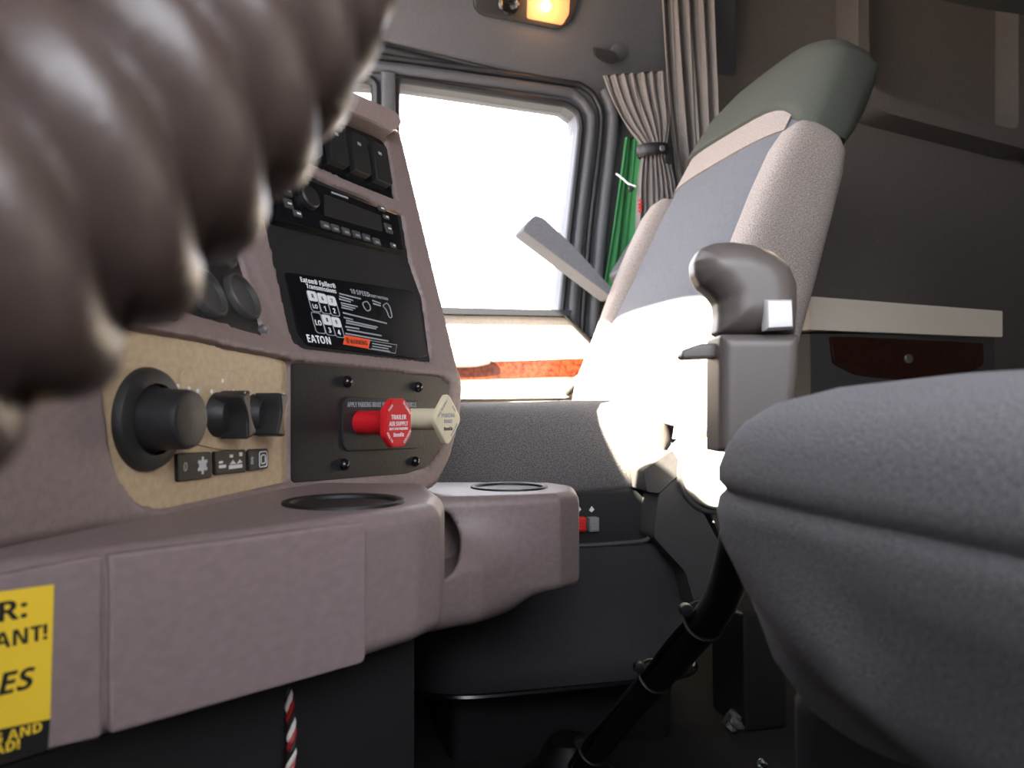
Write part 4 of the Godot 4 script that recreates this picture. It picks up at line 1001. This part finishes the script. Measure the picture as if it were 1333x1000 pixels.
# ---------------------------------------------------------------- above the door
func build_header() -> void:
	var H := Transform3D(Vector3(0.9659, 0.0, -0.2588), Vector3(0.1215, 0.8829, 0.4535), Vector3(0.2285, -0.4695, 0.8529), Vector3(-0.048, 1.371, -1.86))
	var g := Geo.new()
	g.prism(PackedVector2Array([Vector2(-0.659, 0.0317), Vector2(-0.2856, -0.0148), Vector2(0.4561, -0.1002), Vector2(0.6833, -0.126), Vector2(0.4971, 0.5605), Vector2(-0.643, 0.3751)]), -0.03, 0.0, 0.012, H)
	single(g, "trim_4", Vector3(-0.0118, 1.3745, -1.8677), M.cab_trim, "sloping grey header panel above the door window", "", "", "structure")
	g = Geo.new()
	g.tube(PackedVector3Array([Vector3(-0.6873, 1.391, -1.6918), Vector3(-0.3289, 1.3486, -1.8111), Vector3(0.4055, 1.269, -2.0517)]), 0.012, 10)
	single(g, "trim_5", Vector3(-0.0121, 1.3118, -1.9163), M.gasket, "dark seal strip below the header panel", "", "", "structure")
	# dome lamp
	var l := thing("dome_lamp", Vector3(0.0332, 1.4514, -1.8375), "black dome lamp with one lit amber lens above the window", "lamp")
	g = Geo.new()
	g.prism(rounded(PackedVector2Array([Vector2(-0.0736, 0.1986), Vector2(-0.0523, 0.0764), Vector2(-0.0327, 0.0625), Vector2(0.1557, 0.0526), Vector2(0.1866, 0.0762), Vector2(0.1959, 0.1254), Vector2(0.1836, 0.2326)]), 0.012, 4), -0.004, 0.012, 0.005, H)
	part(g, "bezel", M.black_plastic, l)
	g = Geo.new()
	g.prism(rounded(PackedVector2Array([Vector2(0.0597, 0.2005), Vector2(0.0738, 0.0689), Vector2(0.1613, 0.064), Vector2(0.1743, 0.0904), Vector2(0.16, 0.2136)]), 0.006, 3), 0.010, 0.014, 0.001, H)
	part(g, "lamp_lens", M.amber_lens, l, "lit amber lens")
	g = Geo.new()
	var bc := Vector2(0.1162, 0.1)
	g.lathe([[0.015, 0.013], [0.012, 0.018], [0.006, 0.021], [0.0, 0.022]], 20, H * Transform3D(Basis.IDENTITY, Vector3(bc.x, bc.y, 0)))
	part(g, "bulb_glow", M.bulb, l)
	g = Geo.new()
	var rc := Vector2(0.0266, 0.0957)
	g.lathe([[0.026, 0.011], [0.025, 0.018], [0.020, 0.022], [0.016, 0.018], [0.0, 0.016]], 24, H * Transform3D(Basis.IDENTITY, Vector3(rc.x, rc.y, 0)))
	part(g, "reading_spot", M.black_gloss, l)
	var o := OmniLight3D.new()
	o.name = "dome_light"
	o.light_color = Color(1.0, 0.72, 0.45)
	o.light_energy = 0.004
	o.light_size = 0.02
	o.omni_range = 5.0
	o.omni_attenuation = 2.0
	o.shadow_enabled = true
	add_child(o)
	o.position = H * Vector3(bc.x, bc.y, 0.05)
	# coat hook
	var k := thing("coat_hook", Vector3(0.242, 1.3765, -1.9347), "small dark coat hook on the header panel", "hook")
	g = Geo.new()
	var hc := Vector2(0.3169, 0.0204)
	g.lathe([[0.022, -0.002], [0.021, 0.004], [0.012, 0.006], [0.0, 0.006]], 20, H * Transform3D(Basis.IDENTITY, Vector3(hc.x, hc.y, 0)))
	part(g, "base_plate", M.cab_trim, k)
	g = Geo.new()
	g.prism(rounded(PackedVector2Array([Vector2(0.2492, 0.0251), Vector2(0.2993, 0.0219), Vector2(0.3127, 0.0041), Vector2(0.2989, -0.0078), Vector2(0.2761, -0.0032), Vector2(0.2541, 0.0084)]), 0.006, 4), 0.003, 0.025, 0.005, H)
	part(g, "hook", M.black_plastic, k)

# ---------------------------------------------------------------- steering wheel
func build_steering_wheel() -> void:
	var A := Vector3(-0.0926, 0.5466, -0.13)
	var B := Vector3(-0.0577, 0.6502, -0.2)
	var R := 0.235
	var d := (B - A).normalized()
	var c := Vector3(-0.9, 0.3, 0.0)
	c = (c - d * c.dot(d)).normalized()
	var nrm := d.cross(c).normalized()
	var mid := (A + B) / 2.0 + c * sqrt(R * R - pow(A.distance_to(B) / 2.0, 2.0))
	var w := thing("steering_wheel", mid, "dark leather steering wheel rim with finger grips, blurred and near", "steering wheel")
	var rs := []
	var n := 800
	var pitch := TAU / 80.0
	for i in n:
		var a := TAU * i / n
		var radial := -c * cos(a) + d * sin(a)
		var ctr := mid + radial * R
		var ring := PackedVector3Array()
		for k in 26:
			var t := TAU * k / 26
			var turn := t if t < PI else TAU - t
			var bump := pow(absf(sin(PI * a / pitch - 0.33 * turn * PI + 0.6)), 0.6)
			var side := 0.62 + 0.38 * cos(t)                 # grips stand out on the outer side
			var r := 0.0245 + 0.0075 * bump * side + 0.001 * bump
			ring.append(ctr + radial * cos(t) * r + nrm * sin(t) * r * 1.08)
		rs.append(ring)
	var g := Geo.new()
	g.rings(rs, false, true)
	part(g, "rim", M.wheel_leather, w, "", 75.0)
	g = Geo.new()
	g.lathe([[0.075, -0.02], [0.08, 0.0], [0.075, 0.018], [0.05, 0.026], [0.0, 0.028]], 36, Transform3D(Basis(c, nrm.cross(c), nrm), mid - nrm * 0.04))
	part(g, "hub", M.black_plastic, w)
	for q in [0.9, PI - 0.9, PI + 0.9, -0.9]:
		var dir := c * cos(q) + d * sin(q)
		g = Geo.new()
		g.tube(PackedVector3Array([mid + dir * 0.06 - nrm * 0.04, mid + dir * 0.15 - nrm * 0.02, mid + dir * 0.232]), [0.02, 0.016, 0.014], 12, false, 0.5, nrm)
		part(g, "spoke", M.black_plastic, w)
	g = Geo.new()
	g.tube(PackedVector3Array([mid - nrm * 0.03, mid - nrm * 0.10]), [0.04, 0.05], 20)
	part(g, "column", M.black_plastic, w)

# ---------------------------------------------------------------- odds and ends
func build_small_things() -> void:
	var rng := RandomNumberGenerator.new()
	rng.seed = 11
	# black tote on the floor beside the driver seat
	var g := Geo.new()
	g.prism(rounded(PackedVector2Array([Vector2(-0.04, 0.0), Vector2(0.04, 0.0), Vector2(0.042, 0.19), Vector2(-0.042, 0.19)]), 0.008, 3), -0.1, 0.0, 0.006, Transform3D(Basis(Vector3.UP, deg_to_rad(15)), Vector3(0.41, 0.0, -1.30)))
	single(g, "floor_box", Vector3(0.41, 0.0, -1.32), M.black_plastic, "narrow black box standing on the floor behind the gear lever", "box")
	# foil scraps
	for q in [[Vector3(0.3538, 0.0297, -1.29), 0.020, "crumpled silver foil scrap beside the narrow black box"], [Vector3(0.3584, 0.016, -1.16), 0.009, "tiny silver foil scrap nearest the driver seat"]]:
		g = Geo.new()
		var c: Vector3 = q[0]
		var r: float = q[1]
		c.y = r * 0.9
		var rs := []
		for i in 6:
			var ring := PackedVector3Array()
			for k in 9:
				var a := TAU * k / 9
				var rr := r * sin(PI * (i + 0.6) / 6.2) * rng.randf_range(0.6, 1.25)
				ring.append(c + Vector3(cos(a) * rr * 0.8, (i / 5.0 - 0.5) * r * 1.8, sin(a) * rr))
			rs.append(ring)
		g.rings(rs)
		single(g, "foil_scrap", Vector3(c.x, 0, c.z), M.foil, q[2], "scrap", "foil scraps on the floor")
# ---------------------------------------------------------------- helpers
class Geo:
	var a := PackedVector3Array()      # triangle soup, three corners each
	func tri(p: Vector3, q: Vector3, r: Vector3) -> void:
		a.append(p); a.append(q); a.append(r)
	func quad(p: Vector3, q: Vector3, r: Vector3, s: Vector3) -> void:
		tri(p, q, r); tri(p, r, s)
	# turns a closed piece that starts at corner number «from» the right way round
	func settle(from: int) -> void:
		var vol := 0.0
		for i in range(from, a.size(), 3):
			vol += a[i].dot(a[i + 1].cross(a[i + 2]))
		if vol > 0.0:
			for i in range(from, a.size(), 3):
				var t := a[i + 1]; a[i + 1] = a[i + 2]; a[i + 2] = t
	func move(from: int, t: Transform3D) -> void:
		for i in range(from, a.size()):
			a[i] = t * a[i]
	func commit(off: Vector3, crease := 40.0) -> ArrayMesh:
		var count := a.size() / 3
		var fn := PackedVector3Array(); fn.resize(count)
		var at := {}
		var key := PackedInt32Array(); key.resize(a.size())
		var lists: Array[PackedInt32Array] = []
		for i in count:
			fn[i] = -(a[i * 3 + 1] - a[i * 3]).cross(a[i * 3 + 2] - a[i * 3])
			for k in 3:
				var q := Vector3i((a[i * 3 + k] * 20000.0).round())
				var n = at.get(q)
				if n == null:
					n = lists.size(); at[q] = n; lists.append(PackedInt32Array())
				key[i * 3 + k] = n
				lists[n].append(i)
		var unit := PackedVector3Array(); unit.resize(count)
		for i in count:
			unit[i] = fn[i].normalized()
		var lim := cos(deg_to_rad(crease))
		var vs := PackedVector3Array(); var ns := PackedVector3Array()
		for i in count:
			if fn[i].length_squared() < 1e-22:
				continue
			for k in 3:
				var s := Vector3.ZERO
				for j in lists[key[i * 3 + k]]:
					if unit[j].dot(unit[i]) > lim:
						s += fn[j]
				vs.append(a[i * 3 + k] - off)
				ns.append(s.normalized() if s.length_squared() > 1e-24 else unit[i])
		var arr := []; arr.resize(Mesh.ARRAY_MAX)
		arr[Mesh.ARRAY_VERTEX] = vs; arr[Mesh.ARRAY_NORMAL] = ns
		var m := ArrayMesh.new()
		if vs.size():
			m.add_surface_from_arrays(Mesh.PRIMITIVE_TRIANGLES, arr)
		return m
	# extruded outline with a bevel round its front edge
	func prism(poly: PackedVector2Array, z0: float, z1: float, bevel := 0.0, t := Transform3D()) -> Geo:
		var from := a.size()
		var p := poly.duplicate()
		if Geometry2D.is_polygon_clockwise(p):
			p.reverse()
		var loops: Array = [[p, z0]]
		if bevel > 0.0:
			loops.append([p, z1 - bevel])
			loops.append([inset(p, bevel * 0.3), z1 - bevel * 0.3])
			loops.append([inset(p, bevel), z1])
		else:
			loops.append([p, z1])
		for k in loops.size() - 1:
			var lo: PackedVector2Array = loops[k][0]; var hi: PackedVector2Array = loops[k + 1][0]
			var za: float = loops[k][1]; var zb: float = loops[k + 1][1]
			for i in p.size():
				var j := (i + 1) % p.size()
				quad(Vector3(lo[i].x, lo[i].y, za), Vector3(lo[j].x, lo[j].y, za), Vector3(hi[j].x, hi[j].y, zb), Vector3(hi[i].x, hi[i].y, zb))
		var top: PackedVector2Array = loops[-1][0]
		var ti := Geometry2D.triangulate_polygon(top)
		if ti.is_empty():
			top = p; ti = Geometry2D.triangulate_polygon(p)
		for i in range(0, ti.size(), 3):
			var ccw: bool = (top[ti[i + 1]] - top[ti[i]]).cross(top[ti[i + 2]] - top[ti[i]]) > 0
			var b: int = ti[i + 1] if ccw else ti[i + 2]
			var c: int = ti[i + 2] if ccw else ti[i + 1]
			tri(Vector3(top[ti[i]].x, top[ti[i]].y, z1), Vector3(top[b].x, top[b].y, z1), Vector3(top[c].x, top[c].y, z1))
			tri(Vector3(p[ti[i]].x, p[ti[i]].y, z0), Vector3(p[c].x, p[c].y, z0), Vector3(p[b].x, p[b].y, z0))
		move(from, t); settle(from)
		return self
	static func inset(p: PackedVector2Array, d: float) -> PackedVector2Array:
		var out := PackedVector2Array()
		for i in p.size():
			var e := (p[i] - p[i - 1]).normalized()
			var g := (p[(i + 1) % p.size()] - p[i]).normalized()
			var m := Vector2(-e.y, e.x) + Vector2(-g.y, g.x)
			var l := m.length_squared()
			out.append(p[i] + (m * (2.0 * d / maxf(l, 0.8)) if l > 1e-6 else Vector2.ZERO))
		return out
	# closed rings of points joined into a skin, with caps
	func rings(rs: Array, capped := true, closed := false) -> Geo:
		var from := a.size()
		var n: int = rs[0].size()
		for k in rs.size() - (0 if closed else 1):
			var lo: PackedVector3Array = rs[k]; var hi: PackedVector3Array = rs[(k + 1) % rs.size()]
			for i in n:
				var j := (i + 1) % n
				quad(lo[i], lo[j], hi[j], hi[i])
		if capped and not closed:
			for e in [0, rs.size() - 1]:
				var c := Vector3.ZERO
				for p in rs[e]:
					c += p
				c /= n
				for i in n:
					var j := (i + 1) % n
					if e == 0:
						tri(c, rs[e][j], rs[e][i])
					else:
						tri(c, rs[e][i], rs[e][j])
		settle(from)
		return self
	func tube(path: PackedVector3Array, radii, sides := 10, closed := false, flat := 1.0, flat_up := Vector3.UP) -> Geo:
		var rs := []
		var up := Vector3.ZERO
		for i in path.size():
			var b := path[i - 1] if i > 0 or closed else path[i]
			var f := path[(i + 1) % path.size()] if i < path.size() - 1 or closed else path[i]
			var d := (f - b).normalized()
			if up == Vector3.ZERO:
				up = flat_up if absf(flat_up.dot(d)) < 0.9 else Vector3.RIGHT
			up = (up - d * up.dot(d)).normalized()
			var side := d.cross(up)
			var r: float = radii[i] if radii is Array else radii
			var ring := PackedVector3Array()
			for k in sides:
				var w := TAU * k / sides
				ring.append(path[i] + up * (cos(w) * r) + side * (sin(w) * r * flat))
			rs.append(ring)
		return rings(rs, true, closed)
	# a profile of (radius, height) pairs turned round the z axis of t
	func lathe(profile: Array, segs := 24, t := Transform3D()) -> Geo:
		var rs := []
		for q in profile:
			var ring := PackedVector3Array()
			for k in segs:
				var w := TAU * k / segs
				ring.append(t * Vector3(cos(w) * maxf(q[0], 1e-5), sin(w) * maxf(q[0], 1e-5), q[1]))
			rs.append(ring)
		return rings(rs)

static func smooth_path(p: PackedVector3Array, per := 6) -> PackedVector3Array:
	var out := PackedVector3Array()
	for i in p.size() - 1:
		var p0 := p[maxi(i - 1, 0)]; var p3 := p[mini(i + 2, p.size() - 1)]
		for k in per:
			out.append(p[i].cubic_interpolate(p[i + 1], p0, p3, float(k) / per))
	out.append(p[-1])
	return out

static func rounded(poly: PackedVector2Array, r: float, seg := 5) -> PackedVector2Array:
	var out := PackedVector2Array()
	for i in poly.size():
		var b := poly[i - 1]; var c := poly[i]; var d := poly[(i + 1) % poly.size()]
		var rr := minf(r, minf(b.distance_to(c), d.distance_to(c)) * 0.45)
		var s := c + (b - c).normalized() * rr; var e := c + (d - c).normalized() * rr
		for k in seg + 1:
			var w := float(k) / seg
			out.append(s.lerp(c, w).lerp(c.lerp(e, w), w))
	return out

static func rect(cx: float, cy: float, w: float, h: float, r := 0.0) -> PackedVector2Array:
	var p := PackedVector2Array([Vector2(cx - w / 2, cy - h / 2), Vector2(cx + w / 2, cy - h / 2), Vector2(cx + w / 2, cy + h / 2), Vector2(cx - w / 2, cy + h / 2)])
	return rounded(p, r, 4) if r > 0.0 else p

static func disc(c: Vector2, r: float, n := 24) -> PackedVector2Array:
	var p := PackedVector2Array()
	for k in n:
		p.append(c + Vector2.from_angle(TAU * k / n) * r)
	return p

# box standing in the cab's axes: middle x, z (cab) and heights
func cab_box(g: Geo, x0: float, x1: float, y0: float, y1: float, z0: float, z1: float, r := 0.0, bevel := 0.0) -> Geo:
	var t := CAB * Transform3D(Basis(Vector3.RIGHT, -PI / 2), Vector3.ZERO)   # outline in x and -z, height up
	return g.prism(rect((x0 + x1) / 2, -(z0 + z1) / 2, x1 - x0, z1 - z0, r), y0, y1, bevel, t)

# ---- distance fields, meshed as surface nets
static func sd_poly(p: Vector2, v: PackedVector2Array) -> float:
	var d := 1e9
	var s := 1.0
	var j := v.size() - 1
	for i in v.size():
		var e := v[j] - v[i]
		var w := p - v[i]
		d = minf(d, (w - e * clampf(w.dot(e) / e.length_squared(), 0.0, 1.0)).length_squared())
		var c1 := p.y >= v[i].y; var c2 := p.y < v[j].y; var c3 := e.x * w.y > e.y * w.x
		if (c1 and c2 and c3) or (not c1 and not c2 and not c3):
			s = -s
		j = i
	return s * sqrt(d)

# a polygon's distance field kept on a fine grid, for fields that are asked often
class Flat:
	var v := PackedFloat32Array()
	var o: Vector2
	var s: float
	var nx: int
	var ny: int
	func _init(poly: PackedVector2Array, sdf: Callable, step := 0.003, pad := 0.02) -> void:
		var lo := poly[0]; var hi := poly[0]
		for p in poly:
			lo = lo.min(p); hi = hi.max(p)
		o = lo - Vector2.ONE * pad
		s = step
		nx = int(ceil((hi.x - lo.x + 2 * pad) / s)) + 1
		ny = int(ceil((hi.y - lo.y + 2 * pad) / s)) + 1
		v.resize(nx * ny)
		for j in ny:
			for i in nx:
				v[i + j * nx] = sdf.call(o + Vector2(i, j) * s, poly)
	func at(x: float, y: float) -> float:
		var fx := (x - o.x) / s; var fy := (y - o.y) / s
		var cx := clampf(fx, 0.0, nx - 1.001); var cy := clampf(fy, 0.0, ny - 1.001)
		var i := int(cx) + int(cy) * nx
		var wx := cx - int(cx); var wy := cy - int(cy)
		var d := (v[i] * (1.0 - wx) + v[i + 1] * wx) * (1.0 - wy) + (v[i + nx] * (1.0 - wx) + v[i + nx + 1] * wx) * wy
		if cx != fx or cy != fy:
			d += (absf(fx - cx) + absf(fy - cy)) * s * 0.7
		return d

static func sd_slab(q: Vector3, f: Flat, z0: float, z1: float, r: float) -> float:
	var dx := f.at(q.x, q.y) + r
	var dz := absf(q.z - (z0 + z1) / 2) - (z1 - z0) / 2 + r
	if dx <= 0.0 or dz <= 0.0:
		return maxf(dx, dz) - r
	return sqrt(dx * dx + dz * dz) - r

static func sd_ext(q: Vector3, v: PackedVector2Array, z0: float, z1: float, r: float) -> float:
	var dx := sd_poly(Vector2(q.x, q.y), v) + r
	var dz := absf(q.z - (z0 + z1) / 2) - (z1 - z0) / 2 + r
	return minf(maxf(dx, dz), 0.0) + Vector2(maxf(dx, 0.0), maxf(dz, 0.0)).length() - r

static func smin(x: float, y: float, k: float) -> float:
	var h := maxf(k - absf(x - y), 0.0) / k
	return minf(x, y) - h * h * k * 0.25

static func smax(x: float, y: float, k: float) -> float:
	return -smin(-x, -y, k)

func net(fn: Callable, lo: Vector3, hi: Vector3, h: float, off: Vector3) -> ArrayMesh:
	const B := 4
	var nb := Vector3i(((hi - lo) / (h * B)).ceil())
	var n := nb * B
	var sx := n.x + 1; var sy := n.y + 1; var sz := n.z + 1
	var val := PackedFloat32Array(); val.resize(sx * sy * sz); val.fill(1e9)
	var blocks: Array[Vector3i] = []
	for bz in nb.z:
		for by in nb.y:
			for bx in nb.x:
				if absf(fn.call(lo + (Vector3(bx, by, bz) + Vector3(0.5, 0.5, 0.5)) * h * B)) < h * B * 1.15:
					blocks.append(Vector3i(bx, by, bz) * B)
	for b in blocks:
		for z in range(b.z, b.z + B + 1):
			for y in range(b.y, b.y + B + 1):
				for x in range(b.x, b.x + B + 1):
					var i := x + sx * (y + sy * z)
					if val[i] > 1e8:
						val[i] = fn.call(lo + Vector3(x, y, z) * h)
	var id := {}
	var vs := PackedVector3Array(); var ns := PackedVector3Array()
	var st := [1, sx, sx * sy]
	var corner := [0, 1, sx, sx + 1, sx * sy, sx * sy + 1, sx * sy + sx, sx * sy + sx + 1]
	var edges := [[0, 1], [2, 3], [4, 5], [6, 7], [0, 2], [1, 3], [4, 6], [5, 7], [0, 4], [1, 5], [2, 6], [3, 7]]
	for b in blocks:
		for z in range(b.z, b.z + B):
			for y in range(b.y, b.y + B):
				for x in range(b.x, b.x + B):
					var i := x + sx * (y + sy * z)
					var neg := 0
					for c in 8:
						if val[i + corner[c]] < 0.0:
							neg += 1
					if neg == 0 or neg == 8:
						continue
					var s := Vector3.ZERO
					var m := 0
					for e in edges:
						var va := val[i + corner[e[0]]]; var vb := val[i + corner[e[1]]]
						if (va < 0.0) != (vb < 0.0):
							var w := va / (va - vb)
							var pa := Vector3(e[0] & 1, (e[0] >> 1) & 1, e[0] >> 2); var pb := Vector3(e[1] & 1, (e[1] >> 1) & 1, e[1] >> 2)
							s += pa.lerp(pb, w); m += 1
					id[i] = vs.size()
					vs.append(lo + (Vector3(x, y, z) + s / m) * h)
					var f := s / m
					var c0 := val[i]; var c1 := val[i + corner[1]]; var c2 := val[i + corner[2]]; var c3 := val[i + corner[3]]
					var c4 := val[i + corner[4]]; var c5 := val[i + corner[5]]; var c6 := val[i + corner[6]]; var c7 := val[i + corner[7]]
					ns.append(Vector3(lerpf(lerpf(c1 - c0, c3 - c2, f.y), lerpf(c5 - c4, c7 - c6, f.y), f.z), lerpf(lerpf(c2 - c0, c3 - c1, f.x), lerpf(c6 - c4, c7 - c5, f.x), f.z), lerpf(lerpf(c4 - c0, c5 - c1, f.x), lerpf(c6 - c2, c7 - c3, f.x), f.y)).normalized())
	var idx := PackedInt32Array()
	for i in id.keys():
		for ax in 3:
			var j: int = i + st[ax]
			if (val[i] < 0.0) == (val[j] < 0.0):
				continue
			var u: int = st[(ax + 1) % 3]; var w: int = st[(ax + 2) % 3]
			if not (id.has(i - u) and id.has(i - w) and id.has(i - u - w)):
				continue
			var q := [id[i], id[i - u], id[i - u - w], id[i - w]]
			if val[i] < 0.0:
				idx.append_array([q[0], q[2], q[1], q[0], q[3], q[2]])
			else:
				idx.append_array([q[0], q[1], q[2], q[0], q[2], q[3]])
	# clockwise fronts
	for k in range(0, idx.size(), 3):
		if (vs[idx[k + 1]] - vs[idx[k]]).cross(vs[idx[k + 2]] - vs[idx[k]]).dot(ns[idx[k]]) > 0.0:
			var t := idx[k + 1]; idx[k + 1] = idx[k + 2]; idx[k + 2] = t
	for i in vs.size():
		vs[i] -= off
	var arr := []; arr.resize(Mesh.ARRAY_MAX)
	arr[Mesh.ARRAY_VERTEX] = vs; arr[Mesh.ARRAY_NORMAL] = ns; arr[Mesh.ARRAY_INDEX] = idx
	var m := ArrayMesh.new()
	m.add_surface_from_arrays(Mesh.PRIMITIVE_TRIANGLES, arr)
	return m

# ---- nodes
func thing(called: String, base: Vector3, label: String, category: String, group := "", kind := "") -> Node3D:
	var o := Node3D.new()
	o.name = called
	add_child(o, true)
	o.position = base
	if kind != "":
		o.set_meta("kind", kind)
	o.set_meta("label", label)
	if kind != "structure":
		o.set_meta("category", category)
	if group != "":
		o.set_meta("group", group)
	return o

func place_of(o: Node3D) -> Vector3:
	var p := Vector3.ZERO
	var n: Node = o
	while n != self and n is Node3D:
		p += (n as Node3D).position
		n = n.get_parent()
	return p

func part(g, called: String, m: Material, parent: Node3D, label := "", crease := 40.0) -> MeshInstance3D:
	var o := MeshInstance3D.new()
	o.name = called
	o.mesh = g.commit(place_of(parent), crease) if g is Geo else g
	o.material_override = m
	parent.add_child(o, true)
	if label != "":
		o.set_meta("label", label)
	return o

# one mesh that is a thing of its own, in world coordinates
func single(g, called: String, base: Vector3, m: Material, label: String, category: String, group := "", kind := "") -> MeshInstance3D:
	var o := MeshInstance3D.new()
	o.name = called
	o.mesh = g.commit(base) if g is Geo else g
	o.material_override = m
	add_child(o, true)
	o.position = base
	if kind != "":
		o.set_meta("kind", kind)
	o.set_meta("label", label)
	if kind != "structure":
		o.set_meta("category", category)
	if group != "":
		o.set_meta("group", group)
	return o

# printed lettering lying on a face: frame t, place (x, y) on it and height z above it, cap height in metres
func words(text: String, t: Transform3D, at: Vector2, z: float, tall: float, m: Material, parent: Node3D, wide := 1.0, slant := 0.0, called := "lettering") -> MeshInstance3D:
	var tm := TextMesh.new()
	tm.text = text
	tm.font = FONT
	tm.font_size = 32
	tm.pixel_size = tall / 23.0
	tm.depth = 0.0003
	tm.curve_step = 2.0
	var o := MeshInstance3D.new()
	o.name = called
	o.mesh = tm
	o.material_override = m
	parent.add_child(o, true)
	var b := Basis(t.basis.x * wide, t.basis.y + t.basis.x * slant, t.basis.z)
	o.transform = Transform3D(b, t * Vector3(at.x, at.y, z) - place_of(parent))
	return o

# ---- materials
func noise(freq: float, octaves := 3, kind := FastNoiseLite.TYPE_SIMPLEX_SMOOTH, sd := 1) -> FastNoiseLite:
	var n := FastNoiseLite.new()
	n.noise_type = kind; n.frequency = freq; n.fractal_octaves = octaves; n.seed = sd
	return n

func tex(n: FastNoiseLite, ramp: Array = [], bump := 0.0, size := 512) -> NoiseTexture2D:
	var t := NoiseTexture2D.new()
	t.width = size; t.height = size; t.seamless = true; t.noise = n
	if bump > 0.0:
		t.as_normal_map = true; t.bump_strength = bump
	if ramp.size():
		var g := Gradient.new()
		g.offsets = PackedFloat32Array(); g.colors = PackedColorArray()
		var off := PackedFloat32Array(); var col := PackedColorArray()
		for r in ramp:
			off.append(r[0]); col.append(r[1])
		g.offsets = off; g.colors = col
		t.color_ramp = g
	return t

func mat(called: String, c: Color, rough: float, extra := {}) -> StandardMaterial3D:
	var m := StandardMaterial3D.new()
	m.resource_name = called
	m.albedo_color = c
	m.roughness = rough
	for k in extra:
		m.set(k, extra[k])
	M[called] = m
	return m

func tri_map(m: StandardMaterial3D, scale: float, albedo = null, normal = null, strength := 1.0) -> StandardMaterial3D:
	m.uv1_triplanar = true
	m.uv1_world_triplanar = true
	m.uv1_scale = Vector3.ONE * scale
	if albedo:
		m.albedo_texture = albedo
	if normal:
		m.normal_enabled = true; m.normal_texture = normal; m.normal_scale = strength
	return m
